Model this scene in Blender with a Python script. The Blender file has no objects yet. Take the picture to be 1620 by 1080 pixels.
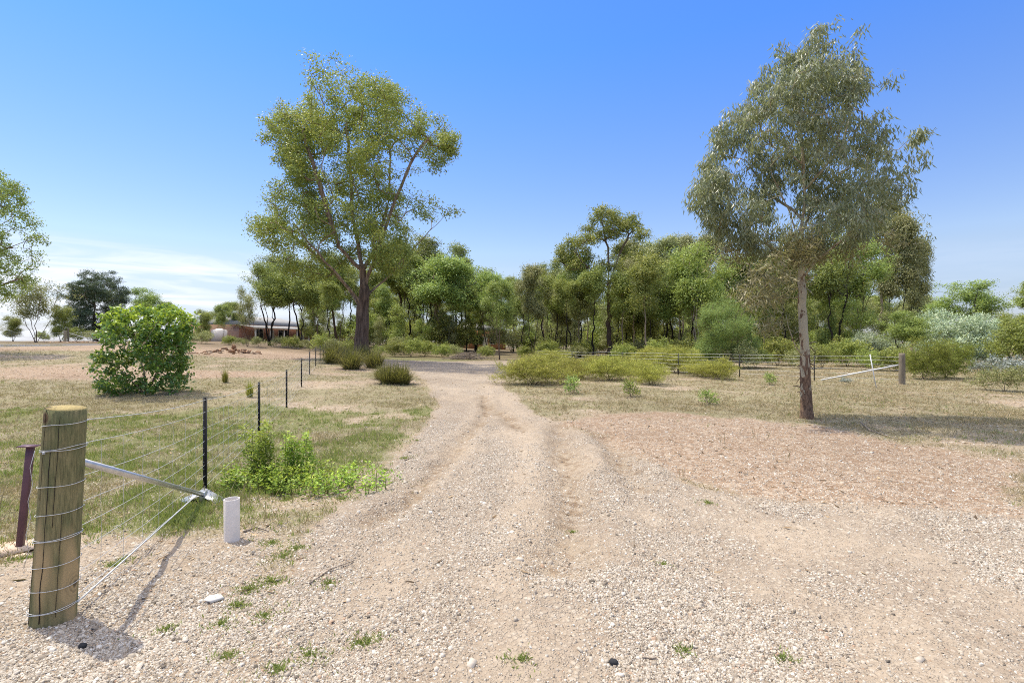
import bpy, math, random
import numpy as np
from mathutils import Vector
PI = math.pi
# ------------------------------------------------------------------ camera, sky, sun
sc = bpy.context.scene
COL = sc.collection
F = 800.0            # focal length in photo pixels (1620 wide)
CZ = 1.6
cam_d = bpy.data.cameras.new('camera'); cam = bpy.data.objects.new('camera', cam_d); COL.objects.link(cam)
cam_d.sensor_width = 36; cam_d.lens = F/1620*36; cam_d.clip_start = 0.05; cam_d.clip_end = 3000
cam.location = (0, 0, CZ); cam.rotation_euler = (PI/2, 0, 0)
sc.camera = cam
SUN_EL = math.radians(63)
SUN_DIR = Vector((-0.88, 0.475, 0)).normalized() * math.cos(SUN_EL) + Vector((0, 0, math.sin(SUN_EL)))   # towards the sun
sun_d = bpy.data.lights.new('sun', 'SUN'); sun = bpy.data.objects.new('sun', sun_d); COL.objects.link(sun)
sun_d.energy = 3.9; sun_d.angle = math.radians(0.5); sun_d.color = (1.0, 0.93, 0.79)
sun.rotation_euler = SUN_DIR.to_track_quat('Z', 'Y').to_euler()
w = bpy.data.worlds.new('World'); sc.world = w; w.use_nodes = True
nt = w.node_tree; N = nt.nodes; L = nt.links
bg = N['Background']
sky = N.new('ShaderNodeTexSky'); sky.sky_type = 'NISHITA'; sky.sun_disc = False
sky.sun_elevation = SUN_EL; sky.sun_rotation = math.atan2(SUN_DIR.x, SUN_DIR.y)
sky.air_density = 1.0; sky.dust_density = 0.05; sky.ozone_density = 2.0; sky.altitude = 200
tc = N.new('ShaderNodeTexCoord')
sepd = N.new('ShaderNodeSeparateXYZ'); L.new(tc.outputs['Generated'], sepd.inputs[0])
tint = N.new('ShaderNodeMix'); tint.data_type = 'RGBA'; tint.blend_type = 'MULTIPLY'; tint.inputs[0].default_value = 1.0
L.new(sky.outputs[0], tint.inputs[6])
el = N.new('ShaderNodeMapRange'); el.inputs[1].default_value = 0.15; el.inputs[2].default_value = 0.50; L.new(sepd.outputs[2], el.inputs[0])
tr = N.new('ShaderNodeMix'); tr.data_type = 'RGBA'; L.new(el.outputs[0], tr.inputs[0]); tr.inputs[7].default_value = (0.58, 1.0, 1.66, 1); L.new(tr.outputs[2], tint.inputs[7])
el2 = N.new('ShaderNodeMapRange'); el2.inputs[1].default_value = 0.0; el2.inputs[2].default_value = 0.17; L.new(sepd.outputs[2], el2.inputs[0])
tr2 = N.new('ShaderNodeMix'); tr2.data_type = 'RGBA'; L.new(el2.outputs[0], tr2.inputs[0]); tr2.inputs[6].default_value = (0.42, 0.44, 0.64, 1); tr2.inputs[7].default_value = (1.08, .98, 0.98, 1); L.new(tr2.outputs[2], tr.inputs[6])
# thin cirrus low in the sky
mp = N.new('ShaderNodeMapping'); mp.inputs['Scale'].default_value = (2.6, 2.6, 26); L.new(tc.outputs['Generated'], mp.inputs[0])
nz = N.new('ShaderNodeTexNoise'); nz.inputs['Scale'].default_value = 1.6; nz.inputs['Detail'].default_value = 7; nz.inputs['Roughness'].default_value = 0.55
nz.inputs['Distortion'].default_value = 0.6
L.new(mp.outputs[0], nz.inputs[0])
cr = N.new('ShaderNodeMapRange'); cr.inputs[1].default_value = 0.40; cr.inputs[2].default_value = 0.58; L.new(nz.outputs[0], cr.inputs[0])
hb = N.new('ShaderNodeMapRange'); hb.inputs[1].default_value = 0.165; hb.inputs[2].default_value = 0.125; L.new(sepd.outputs[2], hb.inputs[0]); hb.interpolation_type = 'SMOOTHSTEP'
lb = N.new('ShaderNodeMapRange'); lb.inputs[1].default_value = -0.22; lb.inputs[2].default_value = -0.55; lb.inputs[3].default_value = 0.12; lb.interpolation_type = 'SMOOTHSTEP'
L.new(sepd.outputs[0], lb.inputs[0])
def mth(nt_, op, a, b=None, clamp=False):
    m = nt_.nodes.new('ShaderNodeMath'); m.operation = op; m.use_clamp = clamp
    for k, v in enumerate((a, b)):
        if v is None: continue
        if isinstance(v, (int, float)): m.inputs[k].default_value = v
        else: nt_.links.new(v, m.inputs[k])
    return m.outputs[0]
cb = N.new('ShaderNodeMapRange'); cb.inputs[3].default_value = 0.25; L.new(cr.outputs[0], cb.inputs[0])
cm = mth(nt, 'MULTIPLY', mth(nt, 'MULTIPLY', cb.outputs[0], hb.outputs[0]), lb.outputs[0])
cm = mth(nt, 'MULTIPLY', cm, 0.9)
cl = N.new('ShaderNodeMix'); cl.data_type = 'RGBA'; L.new(cm, cl.inputs[0]); L.new(tint.outputs[2], cl.inputs[6]); cl.inputs[7].default_value = (6.5, 6.8, 7.4, 1)
# unseen broken cloud added above the frame: it fills the shade with neutral light
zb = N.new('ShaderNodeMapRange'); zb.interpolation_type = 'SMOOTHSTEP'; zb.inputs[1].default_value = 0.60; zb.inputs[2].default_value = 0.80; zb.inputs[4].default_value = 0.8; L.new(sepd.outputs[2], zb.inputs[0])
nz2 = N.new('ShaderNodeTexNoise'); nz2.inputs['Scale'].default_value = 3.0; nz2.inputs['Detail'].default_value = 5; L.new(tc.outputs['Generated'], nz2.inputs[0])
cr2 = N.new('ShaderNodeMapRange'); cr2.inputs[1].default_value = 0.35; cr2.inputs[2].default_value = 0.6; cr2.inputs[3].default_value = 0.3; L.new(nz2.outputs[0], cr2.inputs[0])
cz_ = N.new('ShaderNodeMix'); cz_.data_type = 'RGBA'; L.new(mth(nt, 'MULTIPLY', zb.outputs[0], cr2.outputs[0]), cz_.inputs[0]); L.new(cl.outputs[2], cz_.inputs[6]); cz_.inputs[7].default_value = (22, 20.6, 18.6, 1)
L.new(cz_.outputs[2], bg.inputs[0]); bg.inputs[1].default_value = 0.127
sc.view_settings.view_transform = 'Standard'; sc.view_settings.look = 'None'; sc.view_settings.gamma = 1; sc.view_settings.use_curve_mapping = False
sc.view_settings.exposure = 0.36
sc.cycles.max_bounces = 6; sc.cycles.transparent_max_bounces = 8; sc.cycles.diffuse_bounces = 3; sc.cycles.transmission_bounces = 4; sc.cycles.glossy_bounces = 2
sc.cycles.use_denoising = False; sc.cycles.filter_width = 1.0; sc.cycles.sample_clamp_indirect = 4

# ------------------------------------------------------------------ noise, terrain
def hsh(i, j, s):
    n = (i*374761393 + j*668265263 + s*974711177) & 0xffffffff
    n = ((n ^ (n >> 13))*1274126177) & 0xffffffff
    return ((n ^ (n >> 16)) & 0xffff)/65535.0
def vn(x, y, s=0):
    x = np.asarray(x, float); y = np.asarray(y, float)
    xi = np.floor(x).astype(np.int64); yi = np.floor(y).astype(np.int64)
    fx = x-xi; fy = y-yi; fx = fx*fx*(3-2*fx); fy = fy*fy*(3-2*fy)
    return ((hsh(xi, yi, s)*(1-fx)+hsh(xi+1, yi, s)*fx)*(1-fy) + (hsh(xi, yi+1, s)*(1-fx)+hsh(xi+1, yi+1, s)*fx)*fy)*2-1
def vn3(p, s=0):
    p = np.asarray(p, float); i = np.floor(p).astype(np.int64); f = p-i; f = f*f*(3-2*f); r = 0
    for dx in (0, 1):
        for dy in (0, 1):
            for dz in (0, 1):
                wgt = (f[:, 0] if dx else 1-f[:, 0])*(f[:, 1] if dy else 1-f[:, 1])*(f[:, 2] if dz else 1-f[:, 2])
                r = r+wgt*hsh(i[:, 0]+dx, i[:, 1]+dy, s+(i[:, 2]+dz)*131)
    return r*2-1
def fbm(x, y, s=0, o=4):
    r = 0; a = 0.5
    for k in range(o):
        r = r + a*vn(x*2**k+17.3*k, y*2**k-9.1*k, s+k); a *= 0.5
    return r
def sst(a, b, x):
    t = np.clip((x-a)/(b-a), 0, 1); return t*t*(3-2*t)
CP = np.array([(-2.5,2.9,0),(-3.3,5.4,-.02),(-4.6,9.2,-.1),(-5.8,13,-.1),(-7.2,17.2,.05),(-8.4,21,.24),(-9.7,25,.34),(-11,29,.47),(-12.3,33,.5),(-14.9,41,.55),
 (0,0,0),(0,4,0),(0,8,0),(-.3,12,-.02),(-1,16,-.02),(-2,21,0),(-3,27,.03),(-4,34,.12),(-8,36,.3),(1,36,.08),(-9.3,32,.48),
 (4,4,0),(5,9,0),(8,15,0),(14,14,0),(9,20,0),(15,19,0),(22,20,0),(5,26,0),(14,30,0),(30,30,0),(40,15,0),(12,50,0),(40,60,0),
 (-10,14,.11),(-12,8,.02),(-8,5,0),(-7,2,0),(-20,20,.35),(-30,15,.45),(-19,35,.74),(-25,27,.6),(-34,38,1.22),(-40,42,1.34),(-48,52,1.5),(-60,40,1.6),
 (-30,60,1.5),(-40,90,1.55),(-20,70,1.2),(-22,50,1.15),(-12,55,.7),(0,70,.3),(0,45,.15),(-80,20,1.3),(-90,100,1.6),
 (0,-10,0),(-15,-8,0),(15,-8,0),(30,-20,0),(-30,-20,.3),
 (300,300,0),(-300,300,1.5),(0,400,.6),(300,-300,0),(-300,-300,1),(-150,150,1.5),(100,120,0),(0,150,.5),(300,0,0),(-300,0,1.4),(0,-300,0)], float)
def _U(d2):
    return np.where(d2 > 0, 0.5*d2*np.log(d2+1e-12), 0)
def _w(p):     # compress far distances so the spline stays calm
    r = np.hypot(p[:, 0], p[:, 1])+1e-9
    k = np.log1p(r/12)*12/r
    return p*k[:, None]
_n = len(CP); _q = _w(CP[:, :2])
_K = _U(((_q[:, None]-_q[None])**2).sum(-1)) + np.eye(_n)*1.5
_A = np.zeros((_n+3, _n+3)); _A[:_n, :_n] = _K; _A[:_n, _n] = 1; _A[:_n, _n+1:] = _q; _A[_n, :_n] = 1; _A[_n+1:, :_n] = _q.T
_W = np.linalg.solve(_A, np.r_[CP[:, 2], 0, 0, 0])
def tps(X, Y):
    p = _w(np.c_[np.ravel(X), np.ravel(Y)].astype(float)); out = np.empty(len(p))
    for a in range(0, len(p), 20000):
        q = p[a:a+20000]
        out[a:a+20000] = _U(((q[:, None]-_q[None])**2).sum(-1)) @ _W[:_n] + _W[_n] + q @ _W[_n+1:]
    return out
def flatgp(u, v):
    Y = F*CZ/(v-540.0); return ((u-810)/F*Y, Y)
def dline(X, Y, pts):
    d = np.full(X.shape, 1e9)
    for (ax, ay), (bx, by) in zip(pts[:-1], pts[1:]):
        vx, vy = bx-ax, by-ay; t = np.clip(((X-ax)*vx+(Y-ay)*vy)/(vx*vx+vy*vy), 0, 1)
        d = np.minimum(d, np.hypot(X-ax-t*vx, Y-ay-t*vy))
    return d
GUT = [flatgp(*p) for p in [(885,672),(893,720),(902,780),(905,840),(890,900)]]
GUT2 = [flatgp(*p) for p in [(960,690),(985,730),(1010,775)]]
RUT = [flatgp(*p) for p in [(765,625),(768,660),(735,690),(700,730),(660,775),(590,830)]]
TRK = [[flatgp(*p) for p in q] for q in ([(560,1000),(640,880),(705,760),(755,660),(775,610)], [(800,1080),(822,900),(835,780),(828,690),(800,620)])]
RUTB = [flatgp(*p) for p in [(770,640),(810,665),(830,680)]]
def micro(X, Y):
    r = np.hypot(X, Y); near = 1-sst(12, 45, r)
    h = near*(0.05*fbm(X*.5, Y*.5, 3, 3) + 0.035*fbm(X*2.1, Y*2.1, 5, 3))
    vn_ = 1-sst(5, 12, r)
    h = h + vn_*(0.016*fbm(X*9, Y*9, 7, 2))
    h = h + sst(15, 60, r)*0.10*fbm(X*.12, Y*.12, 9, 3)
    jx = X+.10*fbm(X*3, Y*3, 31, 2); jy = Y
    for ln, dep, wd in ((GUT, .065, .17), (GUT2, .045, .15), (RUT, .05, .12), (RUTB, .045, .12)):
        d = dline(jx, jy, ln)
        h = h - dep*np.exp(-(d/wd)**2) + dep*.5*np.exp(-((d-wd*2.3)/wd)**2)
    # small mound at the big tree, level pad at the post
    return h
def Hf(X, Y):
    X = np.asarray(X, float); Y = np.asarray(Y, float)
    return tps(X, Y).reshape(X.shape) + micro(X, Y)
def Hs(x, y): return float(Hf(np.array([x]), np.array([y]))[0])
def gp(u, v):
    "point of the ground seen at photo pixel (u, v)"
    Y = np.r_[np.arange(1.3, 20, .02), np.arange(20, 140, .2)]; X = (u-810)/F*Y
    z = Hf(X, Y); line = CZ-(v-540.0)/F*Y
    k = np.argmax(z >= line)
    if z[k] < line[k]: k = len(Y)-1
    return float(X[k]), float(Y[k]), float(z[k])
def upx(u, Y): return (u-810)/F*Y
def zpx(v, Y): return CZ-(v-540)/F*Y

# ------------------------------------------------------------------ mesh and tagging helpers
def tag(o, label=None, cat=None, group=None, kind=None):
    if label: o['label'] = label
    if cat: o['category'] = cat
    if group: o['group'] = group
    if kind: o['kind'] = kind
    return o
def np_mesh(name, verts, faces, mats, attrs=None, mi=None, smooth=False, face_attrs=None):
    verts = np.asarray(verts, np.float32).reshape(-1, 3)
    if not isinstance(faces, list): faces = [faces]
    faces = [np.asarray(f, np.int32) for f in faces if len(f)]
    me = bpy.data.meshes.new(name)
    me.vertices.add(len(verts)); me.vertices.foreach_set('co', verts.ravel())
    lt = np.concatenate([f.ravel() for f in faces]); tot = np.concatenate([np.full(len(f), f.shape[1], np.int32) for f in faces])
    st = np.r_[0, np.cumsum(tot)[:-1]].astype(np.int32)
    me.loops.add(len(lt)); me.loops.foreach_set('vertex_index', lt)
    me.polygons.add(len(tot)); me.polygons.foreach_set('loop_start', st)
    if smooth: me.polygons.foreach_set('use_smooth', np.ones(len(tot), bool))
    if mi is not None: me.polygons.foreach_set('material_index', np.asarray(mi, np.int32))
    for m in (mats if isinstance(mats, (list, tuple)) else [mats]): me.materials.append(m)
    for k, a in (attrs or {}).items():
        at = me.attributes.new(k, 'FLOAT', 'POINT'); at.data.foreach_set('value', np.asarray(a, np.float32))
    me.update(calc_edges=True); me.validate(verbose=False)
    return me
def obj(name, me, parent=None, loc=None):
    o = bpy.data.objects.new(name, me); COL.objects.link(o); o.parent = parent
    if loc is not None: o.location = loc
    return o
def empty(name, loc, label, cat, group=None, rz=0):
    o = bpy.data.objects.new(name, None); COL.objects.link(o); o.location = loc; o.rotation_euler = (0, 0, rz); o.empty_display_size = .2
    return tag(o, label, cat, group)
def copy_tree(o, parent=None, kids=None):
    c = o.copy(); COL.objects.link(c); c.parent = parent
    for ch in list(o.children): copy_tree(ch, c)
    return c
class MB:
    def __init__(s): s.v = []; s.f4 = []; s.f3 = []; s.n = 0; s.a = []
    def add(s, v, f4=(), f3=(), a=0.0):
        v = np.asarray(v, float).reshape(-1, 3); s.v.append(v)
        if len(f4): s.f4.append(np.asarray(f4)+s.n)
        if len(f3): s.f3.append(np.asarray(f3)+s.n)
        s.a.append(np.broadcast_to(np.asarray(a, float), (len(v),)) if np.ndim(a) < 2 else a); s.n += len(v)
    def box(s, c, sz, rz=0.0, ry=0.0, bev=0.0):
        c = np.array(c, float); h = np.array(sz, float)/2
        if bev > 0:
            pts = []
            for ax in range(3):
                for sx in (-1, 1):
                    for sy in (-1, 1):
                        for sz_ in (-1, 1):
                            q = h*np.array([sx, sy, sz_]); 
                            for k in range(3):
                                if k != ax: q[k] -= bev*np.sign(q[k])
                            pts.append(q)
            P = np.array(pts)
            import bmesh
            bm = bmesh.new(); [bm.verts.new(p) for p in P]; bmesh.ops.convex_hull(bm, input=bm.verts)
            bm.verts.index_update(); V = np.array([v.co[:] for v in bm.verts]); T = [[v.index for v in f.verts] for f in bm.faces]; bm.free()
            t3 = [t for t in T if len(t) == 3]; t4 = [t for t in T if len(t) == 4]
        else:
            V = np.array([(x, y, z) for x in (-1, 1) for y in (-1, 1) for z in (-1, 1)])*h
            t4 = [(0,1,3,2),(4,6,7,5),(0,4,5,1),(2,3,7,6),(0,2,6,4),(1,5,7,3)]; t3 = []
        if ry: V = V @ np.array([[math.cos(ry), 0, -math.sin(ry)], [0, 1, 0], [math.sin(ry), 0, math.cos(ry)]])
        if rz: V = V @ np.array([[math.cos(rz), math.sin(rz), 0], [-math.sin(rz), math.cos(rz), 0], [0, 0, 1]])
        s.add(V+c, t4, t3)
    def tube(s, pts, rad, k=8, cap=True, attr=None, jit=0.0, seed=0):
        pts = np.asarray(pts, float); n = len(pts); rad = np.broadcast_to(np.asarray(rad, float), (n,))
        t = np.gradient(pts, axis=0); t /= np.linalg.norm(t, axis=1)[:, None]+1e-9
        ref = np.array([0, 0, 1.]) if abs(t[0, 2]) < .9 else np.array([1., 0, 0])
        b = np.cross(t, ref); b /= np.linalg.norm(b, axis=1)[:, None]+1e-9
        c = np.cross(b, t); ang = np.arange(k)/k*2*PI
        R = rad[:, None]*np.ones((1, k))
        if jit:
            zz = np.cumsum(np.r_[0, np.linalg.norm(np.diff(pts, axis=0), axis=1)])
            A, Z = np.meshgrid(ang, zz)
            R = R*(1+jit*fbm(np.cos(A)*3+seed, np.sin(A)*3+Z*1.1, seed, 3)+jit*.9*vn(A*k/2.2, Z*1.7, seed+5))
        V = pts[:, None]+R[..., None]*(np.cos(ang)[None, :, None]*b[:, None]+np.sin(ang)[None, :, None]*c[:, None])
        i = np.arange(n-1)[:, None]*k; j = np.arange(k)[None]; j2 = (j+1) % k
        f = np.stack([i+j, i+j2, i+k+j2, i+k+j], -1).reshape(-1, 4)
        V = V.reshape(-1, 3); a = np.repeat(rad if attr is None else np.broadcast_to(attr, (n,)), k); f3 = []
        if cap:
            V = np.vstack([V, pts[:1], pts[-1:]]); a = np.r_[a, a[0], a[-1]]
            jj = np.arange(k); f3 = np.vstack([np.c_[np.full(k, n*k), (jj+1) % k, jj], np.c_[np.full(k, n*k+1), (n-1)*k+jj, (n-1)*k+(jj+1) % k]])
        s.add(V, f, f3, a)
    def mesh(s, name, mat, attr='rad', smooth=False):
        return np_mesh(name, np.vstack(s.v), [np.vstack(s.f4) if s.f4 else [], np.vstack(s.f3) if s.f3 else []], mat, {attr: np.concatenate(s.a)}, smooth=smooth)
    def build(s, name, mat, parent=None, smooth=False, loc=None): return obj(name, s.mesh(name, mat, smooth=smooth), parent, loc)

# ------------------------------------------------------------------ materials
def newmat(name, rough=.8, spec=.25):
    m = bpy.data.materials.new(name); m.use_nodes = True; t = m.node_tree; b = t.nodes['Principled BSDF']
    b.inputs['Roughness'].default_value = rough; b.inputs['Specular IOR Level'].default_value = spec
    return m, t, b
def nnode(t, kind, **kw):
    n = t.nodes.new(kind)
    for k, v in kw.items():
        if k.startswith('i_'): n.inputs[k[2:].replace('_', ' ')].default_value = v
        else: setattr(n, k, v)
    return n
def mixc(t, f, a, b, blend='MIX'):
    m = t.nodes.new('ShaderNodeMix'); m.data_type = 'RGBA'; m.blend_type = blend
    for k, v in ((0, f), (6, a), (7, b)):
        if isinstance(v, (int, float)): m.inputs[k].default_value = v
        elif isinstance(v, tuple): m.inputs[k].default_value = v if len(v) == 4 else v+(1,)
        else: t.links.new(v, m.inputs[k])
    return m.outputs[2]
def ramp(t, x, stops, interp='LINEAR'):
    r = t.nodes.new('ShaderNodeValToRGB'); r.color_ramp.interpolation = interp; e = r.color_ramp.elements
    while len(e) < len(stops): e.new(.5)
    for k, (p, c) in enumerate(stops): e[k].position = p; e[k].color = tuple(c)+(1,)
    t.links.new(x, r.inputs[0]); return r.outputs[0]
def noise(t, vec, scale, detail=4, rough=.55, dist=0.0):
    n = t.nodes.new('ShaderNodeTexNoise'); n.inputs['Scale'].default_value = scale; n.inputs['Detail'].default_value = detail
    n.inputs['Roughness'].default_value = rough; n.inputs['Distortion'].default_value = dist
    if vec is not None: t.links.new(vec, n.inputs[0])
    return n
def mrange(t, x, a, b, c=0.0, d=1.0, smooth=False):
    n = t.nodes.new('ShaderNodeMapRange'); n.inputs[1].default_value = a; n.inputs[2].default_value = b; n.inputs[3].default_value = c; n.inputs[4].default_value = d
    if smooth: n.interpolation_type = 'SMOOTHSTEP'
    t.links.new(x, n.inputs[0]); return n.outputs[0]
def attr(t, name): n = t.nodes.new('ShaderNodeAttribute'); n.attribute_name = name; return n.outputs['Fac']
def bump(t, h, b, dist=.01, strength=1.0, prev=None):
    n = t.nodes.new('ShaderNodeBump'); n.inputs['Distance'].default_value = dist; n.inputs['Strength'].default_value = strength
    t.links.new(h, n.inputs['Height'])
    if prev is not None: t.links.new(prev, n.inputs['Normal'])
    t.links.new(n.outputs[0], b.inputs['Normal']); return n.outputs[0]
def scaled(t, vec, s):
    m = t.nodes.new('ShaderNodeMapping'); m.inputs['Scale'].default_value = s; t.links.new(vec, m.inputs[0]); return m.outputs[0]

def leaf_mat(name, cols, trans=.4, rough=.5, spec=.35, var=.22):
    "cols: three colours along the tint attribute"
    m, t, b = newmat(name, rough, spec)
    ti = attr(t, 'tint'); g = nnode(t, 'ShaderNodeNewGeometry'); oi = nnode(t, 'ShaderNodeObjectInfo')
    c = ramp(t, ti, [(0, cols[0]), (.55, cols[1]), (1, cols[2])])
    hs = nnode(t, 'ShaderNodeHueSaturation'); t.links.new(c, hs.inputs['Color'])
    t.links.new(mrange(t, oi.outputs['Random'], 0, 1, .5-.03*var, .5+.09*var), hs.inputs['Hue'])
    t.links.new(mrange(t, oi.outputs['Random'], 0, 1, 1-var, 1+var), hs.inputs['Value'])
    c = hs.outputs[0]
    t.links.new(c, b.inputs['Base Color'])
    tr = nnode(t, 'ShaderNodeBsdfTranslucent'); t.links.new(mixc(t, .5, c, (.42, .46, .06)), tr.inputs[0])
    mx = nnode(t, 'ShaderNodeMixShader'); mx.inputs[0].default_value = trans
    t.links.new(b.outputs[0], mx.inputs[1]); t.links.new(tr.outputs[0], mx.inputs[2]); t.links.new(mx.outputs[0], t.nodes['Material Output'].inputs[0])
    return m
def bark_mat(name, thick, thin, rth=(.03, .2), patch=None, bscale=6, bdist=.03, stretch=.15):
    m, t, b = newmat(name, .9, .15)
    tc = nnode(t, 'ShaderNodeTexCoord').outputs['Object']; r = attr(t, 'rad')
    s = scaled(t, tc, (1, 1, stretch)); n1 = noise(t, s, bscale*4, 5, .65, .4).outputs[0]; n2 = noise(t, tc, bscale*.6, 4).outputs[0]
    f = mrange(t, r, rth[0], rth[1])
    c = mixc(t, f, thin, thick)
    c = mixc(t, mrange(t, n1, .40, .60), mixc(t, 1.0, c, (.42, .40, .40), 'MULTIPLY'), c)
    c = mixc(t, mrange(t, n2, .4, .65, 0, .5), c, mixc(t, 1.0, c, (1.5, 1.4, 1.25), 'MULTIPLY'))
    if patch:
        lo, hi, pc = patch
        z = nnode(t, 'ShaderNodeSeparateXYZ'); t.links.new(tc, z.inputs[0])
        pn = noise(t, scaled(t, tc, (1, 1, .42)), 7.5, 3, .6, .8).outputs[0]
        pm = mth(t, 'ADD', pn, mrange(t, z.outputs[2], lo, hi, -.17, .05))
        c = mixc(t, mrange(t, pm, .47, .51), c, mixc(t, mrange(t, n2, .3, .7), pc, tuple(x*.78 for x in pc)))
    t.links.new(c, b.inputs['Base Color']); bump(t, n1, b, bdist, .9)
    return m
M = {}
M['gum_leaf'] = leaf_mat('gum_leaf', [(0.143,0.189,0.045), (0.299,0.335,0.081), (0.630,0.573,0.130)], .32)
M['sap_leaf'] = leaf_mat('sapling_leaf', [(.21,.255,.15), (.33,.38,.24), (.55,.52,.32)], .36, .42, .5)
M['olive_leaf'] = leaf_mat('olive_leaf', [(0.134,0.190,0.051), (0.302,0.378,0.097), (0.560,0.610,0.160)], .34)
M['grey_leaf'] = leaf_mat('grey_green_leaf', [(0.159,0.181,0.075), (0.332,0.341,0.141), (0.600,0.534,0.234)], .28)
M['dark_leaf'] = leaf_mat('dark_leaf', [(0.108,0.146,0.054), (0.236,0.274,0.087), (0.474,0.468,0.148)], .25)
M['bright_leaf'] = leaf_mat('bright_leaf', [(.16,.20,.05), (.32,.38,.09), (.55,.56,.15)], .38)
M['wattle_leaf'] = leaf_mat('wattle_leaf', [(.14,.20,.06), (.24,.32,.10), (.38,.45,.16)], .35, .7, .2)
M['blue_leaf'] = leaf_mat('blue_grey_leaf', [(0.244,0.312,0.187), (0.447,0.530,0.336), (0.800,0.800,0.573)], .2, .6)
M['silver_leaf'] = leaf_mat('silver_leaf', [(.16,.19,.14), (.38,.42,.38), (.62,.66,.64)], .15, .6)
M['pine_leaf'] = leaf_mat('pine_leaf', [(.04,.075,.045), (.075,.125,.075), (.14,.20,.11)], .15, .55)
M['shrub_leaf'] = leaf_mat('shrub_leaf', [(0.062,0.156,0.048), (0.133,0.293,0.048), (0.589,0.768,0.048)], .38, .38, .5)
M['heath_leaf'] = leaf_mat('heath_leaf', [(0.172,0.183,0.040), (0.386,0.366,0.086), (0.650,0.566,0.143)], .3, .7, .2)
M['yellow_shrub'] = leaf_mat('yellow_shrub_leaf', [(.12,.14,.03), (.26,.28,.06), (.42,.40,.10)], .3, .7, .2)
M['tussock'] = leaf_mat('tussock_blade', [(.09,.075,.035), (.16,.15,.055), (.32,.27,.12)], .25, .7, .2)
M['weed_leaf'] = leaf_mat('weed_leaf', [(0.109,0.202,0.031), (0.295,0.419,0.046), (0.651,0.713,0.093)], .4)
M['grass_green'] = leaf_mat('green_grass', [(.12,.17,.045), (.25,.31,.09), (.46,.46,.19)], .35, .7, .2, 0)
M['grass_dry'] = leaf_mat('dry_grass', [(.22,.17,.09), (.40,.31,.18), (.60,.50,.33)], .2, .8, .2, 0)
M['litter'] = leaf_mat('leaf_litter', [(.08,.055,.035), (.24,.16,.09), (.48,.36,.22)], .1, .8, .2, 0)
M['bark_big'] = bark_mat('bark_dark_ribbed', (.17,.12,.088), (.36,.28,.21), (.05, .33), bscale=2.4, bdist=.12, stretch=.10)
M['bark_sap'] = bark_mat('bark_peeling', (.22,.145,.095), (.34,.26,.19), (.01, .05), patch=(.1, 2.0, (.47,.41,.28)), bscale=9, bdist=.012, stretch=.3)
M['bark_black'] = bark_mat('bark_black', (.022,.018,.015), (.10,.085,.065), (.01, .09))
M['bark_pale'] = bark_mat('bark_pale', (.33,.26,.19), (.42,.36,.28), (.01, .09))
M['bark_brown'] = bark_mat('bark_brown', (.12,.085,.06), (.27,.21,.15), (.02, .15))
M['stick'] = bark_mat('dead_wood', (.32,.26,.20), (.42,.36,.29), (.001, .02), bscale=15, bdist=.004)

# ------------------------------------------------------------------ ground zones
def poly(pts): return np.array([flatgp(*p) if len(p) == 2 else p[:2] for p in pts])
def gpoly(pts): return np.array([gp(*p)[:2] for p in pts])
def sdp(X, Y, P):
    "signed distance, positive inside"
    d = dline(X, Y, [tuple(p) for p in P]+[tuple(P[0])]); ins = np.zeros(X.shape, bool)
    for (ax, ay), (bx, by) in zip(P, np.roll(P, -1, axis=0)):
        c = ((ay > Y) != (by > Y)) & (X < (bx-ax)*(Y-ay)/((by-ay)+1e-12)+ax); ins ^= c
    return np.where(ins, d, -d)
P_DRIVE = np.vstack([[(-.9, -14.)], [(-1.1, 1.0)], gpoly([(440,1075),(455,900),(480,835),(560,785),(625,735),(660,690),(690,645),(688,622),(672,602),(640,586),(612,577),(560,570),(555,566),(640,570),(720,572),(812,570),(822,574),(800,584),(793,600),(808,622),(840,645),(880,668),(935,690),(985,715),(1060,752),(1130,776),(1200,790),(1400,803),(1620,824)]), [(7.5, 3.0)], [(16., 1.0)], [(16., -14.)]])
P_RED = gpoly([(880,672),(960,655),(1080,650),(1200,662),(1330,680),(1500,712),(1640,735),(1640,830),(1400,805),(1200,792),(1060,755),(985,717)])
P_RED2 = gpoly([(-60,572),(200,578),(420,575),(520,582),(560,596),(480,606),(300,604),(120,606),(-60,602)])
P_RED3 = gpoly([(250,538),(420,541),(500,552),(540,562),(480,570),(330,566),(180,556),(-40,556),(-40,549),(120,549)])
P_BIT = gpoly([(-60,548.5),(-60,543.5),(150,543.8),(185,544.6),(120,546.5),(0,549)])
G1 = gpoly([(-50,650),(60,640),(250,655),(400,640),(560,650),(640,660),(672,640),(690,650),(660,680),(620,705),(600,745),(610,765),(520,775),(400,800),(330,850),(200,880),(100,860),(-60,905),(-60,800)])
G2 = gpoly([(590,562),(830,560),(830,566),(600,572)])
LDIRT = gpoly([(-60,905),(120,850),(330,850),(480,835),(455,900),(440,1075),(300,1400),(-900,1400)])
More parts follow.
